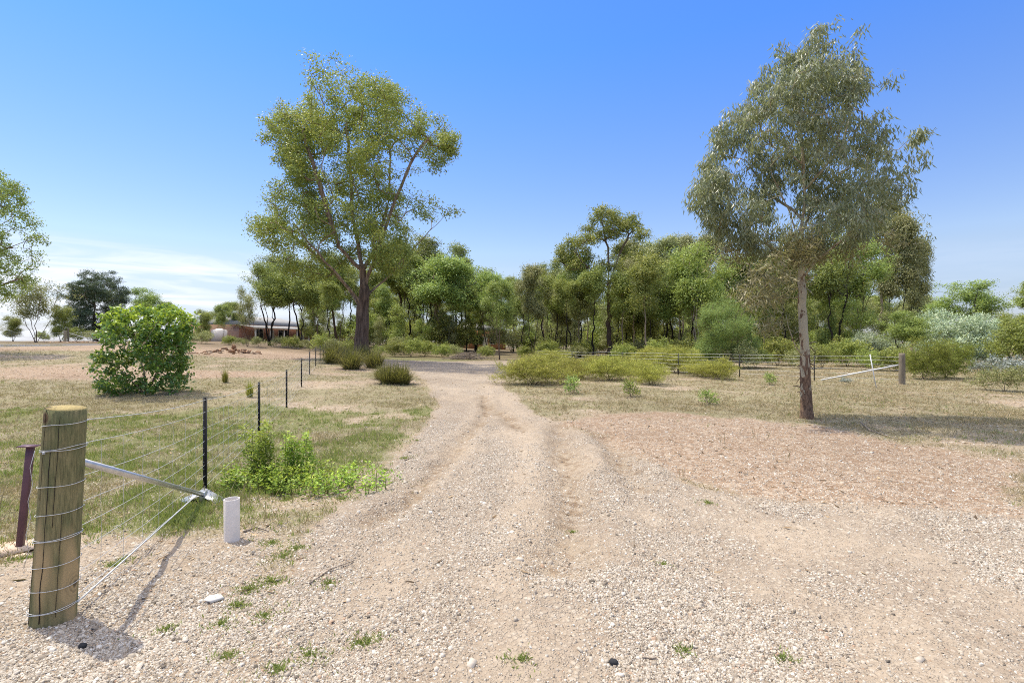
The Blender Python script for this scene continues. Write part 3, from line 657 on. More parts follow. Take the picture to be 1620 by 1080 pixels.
# ---- kinds of forest tree
def gum_kind(seed, H=10., W=6., cb=.45, nb=620, cell=.2, thr=.12, stems=1, Rb=.16, per=26, rc=.34, Ls=.24, Ws=.08, droop=.35, mw='bark_brown', ml='olive_leaf', lean=.3, horiz=1.0, bark_tip=.010, spread=.5, taper=1.0, flat=.8, top=.5, lobes=15):
    rng = np.random.default_rng(seed); nb = int(nb*.55); per = int(per*1.9); rc = rc*1.45; N_ = nb*30; P = rng.uniform(-1, 1, (N_, 3)); zc = H*(cb+1)/2; hz = H*(1-cb)/2
    # lumpy envelope, widest at 'top' of the crown height
    a = np.arctan2(P[:, 1], P[:, 0]); zz = P[:, 2]; prof = np.where(zz > 2*top-1, np.sqrt(np.clip(1-((zz-(2*top-1))/(2-2*top))**2, 0, 1)), np.sqrt(np.clip(1-(((2*top-1)-zz)/(2*top))**2, 0, 1))**.7)
    lump = 1+.38*vn3(np.c_[np.cos(a)*1.6, np.sin(a)*1.6, zz*2.0]+seed, seed)
    r = np.hypot(P[:, 0], P[:, 1]); k = r < prof*lump*.95; inl = np.zeros(N_, bool)
    for q in range(lobes):
        la = rng.uniform(0, 2*PI)+2.4*q; lz = -.75+1.55*(q+.5)/lobes; lr = rng.uniform(.15, .62)*(1.05-.35*abs(lz)) if q < lobes-1 else .1; c_ = np.array([math.cos(la)*lr, math.sin(la)*lr, lz]); h_ = rng.uniform(.22, .46); inl |= (((P-c_)/np.array([h_, h_, h_*.55]))**2).sum(1) < 1
    k &= inl | (rng.random(N_) < .035); top_l = 1-.16*(1+vn3(np.c_[P[:, 0]*2.2, P[:, 1]*2.2, P[:, 0]*0]+seed*3, seed)); k &= zz < top_l
    T = np.c_[P[:, 0]*W/2, P[:, 1]*W/2, zc+zz*hz]; q = vn3(T/(W*cell)+seed, seed)+.4*vn3(T/(W*cell)*2.2, seed+1); k &= q+rng.normal(size=N_)*.1 > thr
    k &= (r > rng.random(N_)*.5)
    T = T[k][:nb]; T[:, 2] *= H/T[:, 2].max()*.985
    G = []
    for s in range(stems):
        al = rng.uniform(0, 2*PI)+2*PI*s/stems; l = lean*W*.22*(1 if stems == 1 else 1+spread); p0 = np.array([math.cos(al), math.sin(al), 0])*.05*(stems > 1)
        ph = H*(cb*.6+.12); p1 = p0+np.array([math.cos(al)*l, math.sin(al)*l, ph]); p2 = p1+np.array([math.cos(al+.5)*l*.9, math.sin(al+.5)*l*.9, H*.78-ph])
        G.append([p0-[0, 0, .15], p1, p2] if s == 0 else [p0+[0, 0, .2], p1, p2])
        for b in range(3):
            t = rng.uniform(.0, .6); q0 = p1+(p2-p1)*t; be = rng.uniform(0, 2*PI); q1 = q0+np.array([math.cos(be)*W*.28, math.sin(be)*W*.28, H*rng.uniform(.10, .24)]); G.append([q0, q1])
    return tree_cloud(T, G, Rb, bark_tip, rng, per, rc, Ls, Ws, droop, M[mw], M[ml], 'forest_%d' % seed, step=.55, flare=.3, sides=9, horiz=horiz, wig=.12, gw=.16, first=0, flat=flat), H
K = {}
K['olive'] = gum_kind(21, 10, 7.5, .42, 620, .17, 0.16, 2, .20, ml='olive_leaf', mw='bark_black', top=.6)
K['olive2'] = gum_kind(22, 10, 6.5, .38, 620, .18, 0.14, 3, .13, ml='olive_leaf', mw='bark_brown', top=.55)
K['gum'] = gum_kind(23, 12, 7, 0.43, 720, .17, 0.25, 2, .20, ml='gum_leaf', mw='bark_brown', top=.5)
K['gum2'] = gum_kind(24, 12, 6, 0.49, 620, .19, 0.25, 1, .17, ml='gum_leaf', mw='bark_black', top=.5)
K['grey'] = gum_kind(25, 11, 5.2, 0.41, 620, .19, 0.20, 2, .13, ml='grey_leaf', mw='bark_black', droop=.9, top=.55)
K['grey2'] = gum_kind(26, 12, 4.6, 0.47, 520, .2, 0.20, 1, .12, ml='grey_leaf', mw='bark_pale', droop=.9, top=.6)
K['dark'] = gum_kind(27, 12, 6, 0.51, 620, .19, 0.28, 2, .17, ml='dark_leaf', mw='bark_black', top=.6)
K['bright'] = gum_kind(28, 10, 6, .32, 620, .17, 0.14, 3, .10, ml='bright_leaf', mw='bark_pale', droop=.8, top=.6)
K['pole'] = gum_kind(29, 11, 4.2, 0.45, 460, .2, 0.20, 1, .11, ml='gum_leaf', mw='bark_pale', droop=.7, top=.6)
K['wattle'] = gum_kind(30, 5, 5.5, .06, 1100, .13, -.15, 4, .07, lobes=24, per=36, rc=.22, Ls=.15, Ws=.028, ml='wattle_leaf', mw='bark_brown', droop=0, top=.45)
K['airy'] = gum_kind(31, 8, 7, .35, 330, .15, .2, 4, .10, per=18, ml='grey_leaf', mw='bark_brown', spread=1.6, top=.7)
K['pine'] = gum_kind(32, 9, 9.5, .04, 1500, .14, -.2, 1, .3, lobes=34, per=40, rc=.26, Ls=.24, Ws=.05, ml='pine_leaf', mw='bark_brown', droop=-.5, top=.4, flat=.45)
K['slim'] = gum_kind(34, 6, 2.6, .08, 260, .25, -.05, 1, .05, per=24, ml='gum_leaf', mw='bark_brown', droop=.8, Ls=.19, Ws=.05, rc=.24, bark_tip=.006)
K['slimg'] = gum_kind(35, 6, 3.0, .06, 260, .22, -.05, 2, .05, per=24, ml='grey_leaf', mw='bark_pale', droop=.9, Ls=.19, Ws=.045, rc=.24, bark_tip=.006)
K['slimb'] = gum_kind(36, 5, 3.0, .05, 260, .22, -.05, 2, .045, per=24, ml='bright_leaf', mw='bark_pale', droop=.7, Ls=.17, Ws=.045, rc=.24, bark_tip=.006)
K['blackpole'] = gum_kind(37, 11, 4.0, .56, 380, .22, .1, 1, .13, ml='gum_leaf', mw='bark_black', droop=.6, top=.6, lean=.15)
K['blackfork'] = gum_kind(38, 11, 4.6, .50, 420, .22, .1, 2, .12, ml='olive_leaf', mw='bark_black', droop=.6, top=.6, lean=.2)
K['green'] = gum_kind(33, 9, 6, .12, 760, .17, -.05, 3, .13, ml='gum_leaf', mw='bark_black', top=.5)
first_used = {}
def place(kind, name, u, Y, vtop, label, wf=1.0, group='trees of the wood', rot=None, cat='tree', vbase=None, side=None):
    (W, Lm), H = K[kind]; x = upx(u, Y) if side is None else side; z = Hs(x, Y); hh = zpx(vtop, Y)-z; s = hh/(H*.985)
    wf = wf*1.02
    e = empty(name, (x, Y, z-.05), label, cat, group, rot if rot is not None else rndp.uniform(0, 6.28)); e.scale = (s*wf, s*wf, s)
    obj('trunk', W, e); obj('crown', Lm, e); return e
rndp = random.Random(3)
PL = [
 ('dark',428,64,404,1.05,'dark crowned gum rising behind the olive trees left of the biggest gum'),
 ('olive',428,50,418,.95,'olive green gum with a forked black trunk in front of the long house'),
 ('airy',392,46,455,.6,'small pale multi stemmed tree at the left end of the wood, before the brick gable'),
 ('olive',478,49,414,1.0,'yellowish olive gum spreading over the verandah roof, right of the black forked trunk'),
 ('olive2',505,54,425,1.0,'brown stemmed olive gum between the yellowish crown and the biggest gum'),
 ('gum',535,56,398,.9,'gum with leaning stems just left of the biggest trunk'),
 ('gum2',612,52,392,.9,'black stemmed gum standing right beside the biggest trunk'),
 ('gum',640,54,372,1.0,'tall green gum with yellow lit top right of the biggest gum'),
 ('dark',672,64,374,1.1,'dark domed gum highest in the wood behind the yellow topped ones'),
 ('dark',722,66,386,.95,'dark gum sloping down to the gap in the wood'),
 ('gum2',660,58,425,1.1,'low green gum under the tall yellow lit one'),
 ('olive2',705,46,410,1.35,'wide yellow green gum with many stems beside the grey brush pile'),
 ('olive',752,66,424,.9,'olive gum above the orange brick house, left half'),
 ('olive2',772,60,434,1.05,'olive gum above the orange brick house, right half'),
 ('olive2',790,40,446,.75,'gum with one pale brown trunk at the edge of the drive'),
 ('gum2',812,64,440,.7,'small gum in the lowest dip of the wood skyline'),
 ('grey',843,42,420,.80,'slim grey green gum with a thin black trunk beside the track into the wood'),
 ('dark',872,62,412,.85,'dark gum with ragged top left of the tall clumped gum'),
 ('grey',884,50,452,1.05,'short grey green tree between thin black trunks'),
 ('grey2',915,47,448,1.1,'soft grey tree with brownish top just left of the tall clumped gum'),
 ('dark',905,60,416,.9,'dark crown touching the lowest clump of the tall gum'),
 ('grey',995,60,382,.9,'dark grey gum behind the right side of the tall clumped gum'),
 ('green',1008,52,398,.75,'mid green gum under the right clumps of the tall gum'),
 ('pole',1022,40,404,.9,'gum with one straight pale trunk and low forked branches'),
 ('grey2',1048,56,378,1.0,'pale grey topped gum in the middle of the right wood'),
 ('pole',985,44,432,1.0,'light green gum with hanging leaves in front of black trunks'),
 ('gum2',1052,46,420,.75,'gum on the thick black double trunk'),
 ('grey2',1076,62,374,.9,'second pale grey topped gum, near the yellow green crown'),
 ('bright',1108,41,384,.95,'yellow green gum with several white stems'),
 ('gum2',1092,50,400,.7,'thin black trunked gum just left of the white stemmed one'),
 ('grey',1128,64,372,.95,'olive grey gum behind the white stemmed one'),
 ('wattle',1150,31,474,.95,'soft bright green wattle dome left of the young gum'),
 ('gum',1178,52,410,.9,'gum filling the gap between the wattle and the young gum'),
 ('grey',1215,48,420,.9,'grey green gum right behind the young gum trunk'),
 ('pole',1208,42,440,.7,'slim white trunked gum behind the low branches of the young gum'),
 ('green',1250,56,400,.9,'gum in the shade directly behind the young gum'),
 ('olive',1318,41,362,.80,'olive gum with a leaning black trunk right of the young gum'),
 ('grey2',1398,52,318,.95,'tallest blue grey gum at the right end of the wood'),
 ('grey',1418,47,345,.75,'drooping blue grey gum below the tallest one'),
 ('grey',1446,55,378,.6,'small hanging grey crown at the right edge of the wood'),
 ('olive2',1350,44,385,.95,'brownish olive gum between the leaning black trunk and the tallest gum at the right'),
 ('olive',1430,30,492,1.25,'low flat topped olive tree behind the timber corner post'),
 ('olive',1530,62,446,1.3,'round olive tree above the blue grey wattle'),
 ('green',1598,48,494,1.2,'dark green tree between the blue grey wattle and the right edge'),
 ('gum2',1640,64,436,1.0,'gum cut by the right edge of the view'),
 ('airy',58,52,438,1.0,'airy thin leaved tree on the rise beside the grey road'),
 ('pine',152,62,428,.86,'dark green pine with a broad rounded crown on the left rise'),
 ('green',96,54,482,.9,'dense dark green garden tree left of the pine'),
 ('olive',228,70,456,1.0,'olive gum touching the right side of the pine'),
 ('olive2',262,72,478,.9,'smaller olive gum right of the pine'),
 ('green',20,60,500,1.2,'low grey green tree at the foot of the left edge tree'),
 ('green',338,82,492,1.0,'small distant green tree above the left bank'),
 ('olive2',366,76,478,1.0,'small olive tree just left of the brick gable'),
 ('green',300,90,500,1.2,'farthest small tree on the skyline behind the leafy shrub'),
]
names = {'slimg':'slender_gum','dark':'dark_gum_tree','olive':'olive_gum_tree','olive2':'olive_gum_tree','gum':'green_gum_tree','gum2':'green_gum_tree','airy':'airy_tree','grey':'grey_gum_tree','grey2':'grey_gum_tree','pole':'pale_trunk_gum_tree','bright':'yellow_green_gum_tree','wattle':'wattle_tree','pine':'pine_tree','green':'green_tree'}
PL += [('green',322,72,490,.9,'small olive tree beyond the rock heap, between the skyline tree and the tank'),('olive2',352,68,482,.8,'small rounded olive tree directly above the water tank'),('green',752,60,492,.8,'low green tree half hiding the left end of the orange house'),('slimg',779,57,482,1.2,'small grey green gum before the right end of the orange house'),('pole',862,52,428,.9,'pale straight trunked gum left of the tall clumped gum'),('pole',930,56,440,1.0,'slim pale trunked gum directly below the clumped gum crown'),('grey2',1002,50,410,.8,'pale stemmed grey gum right of the clumped gum trunk'),('pole',1072,44,424,.8,'pale leaning trunked gum left of the white stemmed gum'),('pole',680,64,410,1.0,'pale trunked gum between the yellow lit gum and the brush pile'),('gum',515,72,432,1.0,'far gum filling the gap over the lower roof, left half'),('dark',548,66,420,1.0,'far gum right behind the lowest left limb of the biggest gum'),('gum',585,70,425,1.0,'far gum right behind the biggest trunk'),('green',610,66,470,1.0,'low dense green tree right of the foot of the biggest trunk'),('green',500,70,478,.9,'low green tree before the lower roof'),('gum2',455,66,430,.9,'gum rising behind the forked black trunk')]
for kd, u, Y, vt, wf, lb_ in PL:
    if 590 < u < 785 and Y < 60: Y += 10
    place(kd, names[kd], u, Y, vt, lb_, wf, group=('trees of the wood' if 370 < u < 1480 else None))
# deep rows that close the wood: nothing tells these apart
rk = random.Random(8); far_sh = []
for k in range(46):
    u = 590+k*19.5+rk.uniform(-8, 8); Y = rk.uniform(70, 98); vt = 468+rk.uniform(-16, 12)
    if 735 < u < 812: vt = 480; Y = rk.uniform(88, 100)
    kd = rk.choice(['gum2', 'grey', 'dark', 'green', 'olive2', 'grey2', 'gum'])
    place(kd, 'distant_tree', u, Y, vt, 'far tree seen dimly through the middle of the wood', 1.25, group='far trees deep in the wood')
for k, u in enumerate([520, 610, 648, 668, 690, 718, 738, 825, 858, 878, 897, 918, 938, 975, 992, 1003, 1030, 1048, 1062, 1080, 1098, 1125, 1160, 1190, 1240]):
    kd = ['blackpole', 'blackfork'][k % 2 if k not in (11, 16, 17) else 1]; Y = rk.uniform(41, 54) if not 590 < u < 760 else rk.uniform(54, 62); near = [(560, 'left of the biggest trunk'), (740, 'near the brush pile'), (905, 'left of the clumped gum'), (1010, 'under the clumped gum'), (1150, 'behind the heath row'), (2000, 'behind the young gum')]
    place(kd, 'black_trunk_gum_tree', u, Y, rk.uniform(395, 455), '%s gum %s' % (['straight thin black trunked', 'forked black trunked'][kd == 'blackfork'], [n for lim, n in near if u < lim][0]), .9, group='black trunked gums '+[n for lim, n in near if u < lim][0])
for k in range(44):
    u = 560+k*18+rk.uniform(-7, 7); Y = rk.uniform(56, 76); x = upx(u, Y)
    far_sh.append((u, Y, rk.choice(['under', 'underb', 'underg']), rk.uniform(1.5, 2.3)))
regs = [(470, 560, 'left of the biggest gum'), (590, 735, 'between the biggest gum and the brush pile'), (815, 900, 'just right of the track into the wood'), (900, 1020, 'under the tall clumped gum'), (1020, 1140, 'between the clumped gum and the wattle'), (1160, 1270, 'behind the left branches of the young gum'), (1285, 1430, 'right of the young gum trunk')]
for a_, b_, reg in regs:
    for k in range(max(2, int((b_-a_)/26))):
        u = a_+(b_-a_)*(k+.5)/int(max(2, (b_-a_)/26))+rk.uniform(-8, 8); kd = rk.choice(['slim', 'slimg', 'slimb', 'slimg', 'slim']); Y = rk.uniform(50, 66) if u < 1150 else rk.uniform(40, 50)
        place(kd, 'slender_gum', u, Y, rk.uniform(462, 506), 'slender %s young gum %s' % ({'slim':'olive green','slimg':'grey green','slimb':'bright green'}[kd], reg), 1.0, group='slender young gums %s' % reg)
# tall gum with clumped top (945, 325)
rng = np.random.default_rng(61); Yt = 45.; xt = upx(960, Yt); zt = Hs(xt, Yt)
TG = [(950,345,22,16),(975,342,20,15),(1000,352,18,16),(938,368,20,16),(965,370,20,14),(905,382,18,14),(890,402,16,14),(925,398,20,14),(1010,375,14,12),(985,398,16,12),(912,420,14,10),(960,420,20,12),(940,445,20,12),(975,450,18,12),(915,455,14,10),(985,360,18,14),(920,385,16,12)]
Tp = px_blobs(TG, Yt, 960, zt, rng, lambda u, v: 34, 0)
GT = px_guides([[(966,580,0),(964,520,0),(963,450,0),(962,400,0),(955,360,0)], [(964,470,0),(935,425,5),(908,395,5)], [(963,450,0),(985,390,-5),(1000,365,-5)]], Yt, 960, zt)
W, Lm = tree_from(Tp, GT, .26, .014, rng, 11, 34, .32, .20, .08, .4, M['bark_brown'], M['gum_leaf'], 'clumped_gum', step=.5, sides=9, first=6)
make_tree('tall_gum_tree', W, Lm, (xt, Yt, zt-.05), 'tall gum with separate rounded leaf clumps above the middle of the wood', group='trees of the wood')
# left edge tree
rng = np.random.default_rng(62); Yt = 30.; xt = upx(-45, Yt); zt = Hs(xt, Yt)
TG = [(0,300,26,20),(-40,290,30,24),(22,322,20,14),(-10,345,30,20),(30,348,16,10),(66,368,14,9),(48,372,12,8),(5,385,28,16),(-40,370,30,22),(38,398,14,8),(0,420,24,12),(30,430,16,7),(-30,430,30,16),(15,445,14,7),(-80,330,34,28),(-90,400,34,28),(-60,270,30,20),(55,362,12,8),(-5,470,18,8)]
Tp = px_blobs(TG, Yt, -45, zt, rng, lambda u, v: 60, 0)
GT = px_guides([[(-45,570,0),(-45,500,0),(-42,430,0),(-38,350,0)], [(-44,450,0),(-10,400,0),(60,372,0)], [(-44,480,0),(0,445,10),(30,435,10)]], Yt, -45, zt)
PE = [(-120,255),(-30,255),(0,268),(20,285),(22,305),(38,325),(36,350),(50,364),(78,366),(80,382),(55,392),(40,398),(44,412),(30,425),(42,442),(20,455),(-5,472),(-60,490),(-130,470),(-150,350)]
T = outline_cloud(PE, Yt, -45, zt, rng, 620, 62, .9, .05, [(8,392,8),(-10,430,9),(12,345,6)], 33, -50)
W, Lm = tree_cloud(T, GT, .28, .010, rng, 44, .26, .15, .065, .4, M['bark_brown'], M['olive_leaf'], 'edge_gum', step=.5, sides=9, gw=.05)
make_tree('edge_gum_tree', W, Lm, (xt, Yt, zt-.05), 'gum reaching in from the left edge of the view with sprays of brownish leaves', group=None)
#@SHRUBS
# ------------------------------------------------------------------ shrubs
def bush(seed, W, H, nb, ml, mw='bark_brown', dens=26, per=24, rc=.12, Ls=.07, Ws=.04, droop=0, stems=5, flat=.8, br=.24, Rb=.03, up=.3, step=.2, low=.12, tintf=None, horiz=1.0):
    rng = np.random.default_rng(seed); B = []
    for k in range(nb):
        a = rng.uniform(0, 2*PI); q = math.sqrt(rng.random())*.72; r = W*br*rng.uniform(.7, 1.15)
        z = H*(low+.25)+(H*(.72-low)-0)*rng.random()*math.sqrt(max(0.05, 1-q*q*1.1))
        B.append((math.cos(a)*q*W/2, math.sin(a)*q*W/2, max(z, r*flat*.6), r, r, r*flat))
    G = []
    for s in range(stems):
        a = 2*PI*s/stems; G.append([(0.01*s, 0, -.05), (math.cos(a)*W*.06, math.sin(a)*W*.06, H*.2), (math.cos(a)*W*.16, math.sin(a)*W*.16, H*.5)])
    return tree_from(B, G, Rb, .004, rng, dens, per, rc, Ls, Ws, droop, M[mw], M[ml], 'bush_%d' % seed, step=step, flare=0, sides=6, tintf=tintf, up=up, horiz=horiz)
def put_bush(nm, WL, loc, label, cat='shrub', group=None, rz=0, sc_=1.0, sz_=None):
    e = empty(nm, loc, label, cat, group, rz); e.scale = (sc_, sc_, sz_ or sc_); obj('stems', WL[0], e); obj('foliage', WL[1], e); return e
# leafy shrub on the left: round leaves, yellow tips at the top
rng = np.random.default_rng(71)
hx, hy, hz = gp(232, 622)
HB = [(200,505,26),(240,500,30),(275,510,26),(298,522,20),(185,530,24),(225,535,34),(265,540,30),(200,562,30),(240,570,36),(275,568,24),(170,588,18),(205,595,30),(240,600,34),(268,598,24),(195,612,26),(235,614,32),(160,580,12),(292,592,12),(250,487,18),(215,490,16),(290,545,18),(282,615,16,8),(178,612,20)]
Hp = px_blobs(HB, hy, 232, hz, rng, lambda u, v: 52, 0)+px_blobs([(u_+rng.uniform(-8, 8), v_, r_*.9) for u_, v_, r_ in [q[:3] for q in HB[:18]]], hy, 232, hz, rng, lambda u, v: 60, 0)
GH = px_guides([[(232,628,0),(228,590,0),(215,545,0),(205,510,0)], [(232,625,0),(245,580,8),(258,540,10),(262,505,5)], [(232,622,0),(255,590,-8),(278,560,-8),(292,530,0)], [(230,622,0),(210,600,-6),(185,575,-8)]], hy, 232, hz)
PH = [(148,569),(165,551),(178,551),(164,536),(157,520),(166,499),(190,486),(212,492),(222,484),(240,486),(253,473),(270,484),(286,492),(308,497),(313,521),(300,537),(302,551),(292,560),(300,575),(294,590),(300,606),(292,622),(183,628),(158,612),(168,598),(149,587)]
PH = [(233+(u-233)*.90, v) for u, v in PH]
T = outline_cloud(PH, hy, 232, hz, rng, 620, 66, .36, .05, [(285,582,9),(255,598,5)], 15, 232)
W, Lm = tree_cloud(T, GH, .05, .004, rng, 15, .10, .105, .078, .25, M['bark_sap'], M['shrub_leaf'], 'leafy_shrub', step=.2, flare=0, sides=6, tintf=lambda P: .42*sst(1.35, 2.4, P[:, 2])-.16)
put_bush('leafy_shrub', (W, Lm), (hx, hy, hz), 'large round leaved green shrub with yellow young tips in the left paddock')
S = {}
S['under'] = bush(72, 3.0, 1.5, 16, 'gum_leaf', dens=14, per=18, rc=.14, Ls=.13, Ws=.05)
S['underb'] = bush(73, 2.6, 1.6, 16, 'bright_leaf', dens=14, per=18, rc=.14, Ls=.13, Ws=.045)
S['underg'] = bush(74, 3.0, 1.4, 16, 'grey_leaf', dens=12, per=16, rc=.15, Ls=.14, Ws=.04)
S['heath'] = bush(75, 2.2, 1.0, 18, 'heath_leaf', dens=34, per=26, rc=.09, Ls=.11, Ws=.013, droop=-1.2, flat=.9, low=.05)
S['heathb'] = bush(76, 1.8, .95, 16, 'heath_leaf', dens=34, per=26, rc=.09, Ls=.11, Ws=.013, droop=-1.2, flat=1., low=.05)
S['yellow'] = bush(77, 2.4, 1.5, 16, 'yellow_shrub', dens=24, per=26, rc=.10, Ls=.11, Ws=.02, droop=-.9, flat=1.1, low=.05)
S['silver'] = bush(78, 1.6, .8, 12, 'silver_leaf', dens=18, per=12, rc=.12, Ls=.11, Ws=.05)
S['blue'] = bush(79, 6.0, 3.4, 40, 'blue_leaf', dens=9, per=26, rc=.20, Ls=.20, Ws=.05, flat=.6, br=.17, Rb=.08, droop=-.2, step=.35, low=.0)
S['gumbush'] = bush(80, 3.2, 2.6, 24, 'bright_leaf', dens=13, per=14, rc=.16, Ls=.16, Ws=.05, droop=.5, Rb=.05)
S['sprig'] = bush(81, .8, .45, 9, 'olive_leaf', dens=50, per=7, rc=.05, Ls=.09, Ws=.028, droop=-.3, Rb=.008, step=.1)
def sb(kind, nm, u, v, label, sc_=1.0, sz_=None, group=None, Y=None, cat='shrub'):
    if Y is None: x, y, z = gp(u, v)
    else: x, y = upx(u, Y), Y; z = Hs(x, Y)
    return put_bush(nm, S[kind], (x, y, z-.03), label, cat, group, rndp.uniform(0, 6.28), sc_, sz_)
HEATH = [(845,608,'heath',1.05,1.15,'dense olive heath shrub at the left end of the heath row by the drive'),(880,596,'heathb',1.1,1.05,'heath shrub just behind the left end of the heath row'),(915,600,'heathb',1.0,.8,'sparse heath shrub with pale twigs, second in the row from the drive'),(945,590,'heath',1.1,.95,'heath shrub at the back of the row below the tall clumped gum'),(965,602,'heath',.85,.85,'yellowish heath shrub in the front middle of the row'),(1000,592,'heathb',1.1,1.0,'rounded heath shrub in the back middle of the row'),(1030,608,'heathb',.8,.95,'dark footed heath shrub at the front, right of the row middle'),(1070,590,'heath',1.05,1.1,'tall olive heath shrub near the right end of the row'),(1108,596,'heathb',1.0,.9,'low heath shrub second from the right end of the row'),(1135,600,'heathb',.75,.85,'small heath shrub closing the right end of the row'),(870,578,'heath',1.2,1.0,'heath shrub behind the row near the wire fence, left part'),(1035,578,'heath',1.2,1.0,'heath shrub behind the row near the wire fence, right part')]
for u, v, kd, s1, s2, lb_ in HEATH: sb(kd, 'heath_shrub', u, v, lb_, s1*1.25, s2*rndp.uniform(.62, .88), 'heath shrubs beside the drive')
sb('yellow', 'yellow_green_shrub', 1462, 600, 'yellow green feathery shrub immediately right of the timber corner post', .85, .95)
sb('yellow', 'yellow_green_shrub', 1496, 598, 'second yellow green feathery shrub, right of the one beside the corner post', .9, .9)
sb('blue', 'blue_grey_wattle', 1512, 0, 'large dome shaped blue grey wattle on the right', .92, 1.0, Y=32)
sb('blue', 'blue_grey_wattle', 1385, 0, 'shaded blue grey wattle behind the wire fence, left of the corner post', .55, .62, Y=34)
for u, v, s1, lb_ in ((1545,590,.8,'silvery white groundcover shrub left most of the three'),(1580,592,1.0,'silvery white groundcover shrub between two others'),(1612,596,1.0,'silvery white groundcover shrub at the right edge'),):
    sb('silver', 'silver_shrub', u, v, lb_, s1, None, 'silvery shrubs on the right')
sb('silver', 'silver_shrub', 1524, 575, 'taller narrow silvery shrub below the blue grey wattle', .5, 1.1, 'silvery shrubs on the right')
sb('gumbush', 'gum_bush', 1612, 0, 'bushy yellow green gum regrowth at the right edge', .95, 1.0, Y=25)
sb('silver', 'low_grey_plant', 1335, 605, 'low grey leaved plant on the bare ground below the white brace pole', .35, .25)
sb('underg', 'dry_bush', 1590, 618, 'straggly dry bush at the far right edge of the clearing', .55, .5)
UND = [(598,'underb',39,1.0),(625,'under',41,1.0),(650,'underb',42,1.2),(672,'under',44,1.1),(700,'under',43,.9),(722,'underg',45,1.1),(770,'under',44,.9),(640,'underg',45,1.2),(560,'underb',37,.9),(535,'underg',38,.8),
 (515,'underb',40,1.0),(490,'underg',44,1.1),(462,'under',46,1.0),(445,'underg',47,1.0),(410,'underg',47,.9),(385,'underg',48,.9),(362,'under',48,.8),(318,'underg',50,1.0),(295,'under',52,.9),
 (868,'under',44,1.1),(905,'underg',40,1.0),(925,'under',46,1.3),(985,'under',38,1.1),(1010,'underg',44,1.2),(1045,'underb',36,1.2),(1085,'under',38,1.3),(1120,'underb',33,1.2),(1165,'underg',30,1.2),(1195,'underb',31,1.1),(1230,'under',34,1.2),(1265,'underg',30,1.0),(1300,'underb',30,1.1),(1340,'under',32,1.1),(1375,'underb',28,.8),(1420,'under',27,.8),(1405,'underg',34,1.3),(1560,'underb',36,1.0),
 (120,'under',58,1.0),(150,'underg',57,1.0),(195,'underg',60,1.2),(70,'underb',56,.8),(215,'under',62,1.2),(830,'under',47,1.0)]
wh = {'under':'mid green','underb':'bright green','underg':'grey green'}
for u, kd, Y, s_ in UND:
    reg = 'beneath the pine on the left rise' if u < 250 else 'on the bank before the brick house' if u < 500 else 'left of the drive bend' if u < 580 else 'along the far side of the drive' if u < 840 else 'behind the heath shrubs' if u < 1140 else 'by the young gum fence' if u < 1480 else 'near the blue grey wattle'
    s_ *= rndp.uniform(.5, .8) if 580 < u < 860 else (rndp.uniform(.5, .65) if 340 < u < 500 else rndp.uniform(.7, 1.0))
    sb(kd, 'understorey_shrub', u, 0, '%s undergrowth shrub %s' % (wh[kd], reg), s_, None, '%s understorey shrubs %s' % (wh[kd], reg), Y=Y)
for u, Y, kd, s_ in far_sh:
    if not (735 < u < 805): sb(kd, 'far_shrub', u, 0, 'distant %s shrub seen between the trunks of the wood' % wh[kd], s_, None, 'far shrubs deep in the wood', Y=Y)
# tussocks with arching blades
def tussock(seed, n, R, H, mat, w=.014, arch=.6):
    rng = np.random.default_rng(seed); a = rng.uniform(0, 2*PI, n); q = R*.35*np.sqrt(rng.random(n)); h = H*rng.uniform(.35, 1.1, n)*rng.choice([1, 1, .7, 1.15], n); o = R*rng.uniform(.1, 1, n)**1.5*arch*1.9+.02; h = h*np.clip(1.1-.35*o/R, .4, 1.1)
    ca, sa = np.cos(a), np.sin(a); b = np.c_[ca*q, sa*q, np.full(n, -.02)]; m1 = b+np.c_[ca*o*.35, sa*o*.35, h*.62]; a2 = a+rng.normal(size=n)*.35; m2 = b+np.c_[np.cos(a2)*o, np.sin(a2)*o, h*rng.uniform(.7, 1.08, n)]
    s = np.c_[-sa, ca, np.zeros(n)]*w*.5
    V = np.stack([b-s, b+s, m1+s, m1-s, m2], 1).reshape(-1, 3); i = np.arange(n)[:, None]*5
    return np_mesh('tussock', V, [i+np.array([[0, 1, 2, 3]]), i+np.array([[3, 2, 4]])], mat, {'tint': np.repeat(rng.random(n), 5)})
TU = [tussock(91, 700, .75, .85, M['tussock'], .016), tussock(92, 600, .6, .7, M['tussock'], .014), tussock(93, 260, .18, .5, M['heath_leaf'], .012, .4)]
for u, v, k, s_, lb_ in [(528,575,0,1.1,'brownish grass tussock nearest the star pickets, left of the biggest trunk'),(556,584,1,1.25,'grass tussock hard against the left foot of the biggest trunk'),(592,582,1,1.2,'dark grass tussock against the right foot of the biggest trunk'),(545,568,1,1.0,'small tussock behind the picket line'),(615,607,0,.72,'left half of the green tussock pair by the drive edge'),(635,608,0,.75,'right half of the green tussock pair by the drive edge'),(604,600,1,.7,'short tussock just behind the green pair by the drive'),(575,572,1,1.2,'tussock spilling in front of the biggest trunk')]:
    p = gp(u, v); o = obj('grass_tussock', TU[k], None, p); o.scale = (s_*1.35,)*3; o.rotation_euler.z = u; tag(o, lb_, 'grass tussock', 'tussocks around the biggest gum')
for u, v, s_, lb_ in [(356,605,1.0,'upright tuft of stiff grass in the left paddock, farther from the pickets'),(395,628,1.0,'upright tuft of stiff grass beside the second star picket')]:
    p = gp(u, v); o = obj('grass_tuft', TU[2], None, p); o.scale = (s_,)*3; tag(o, lb_, 'grass tuft', 'stiff tufts in the left paddock')
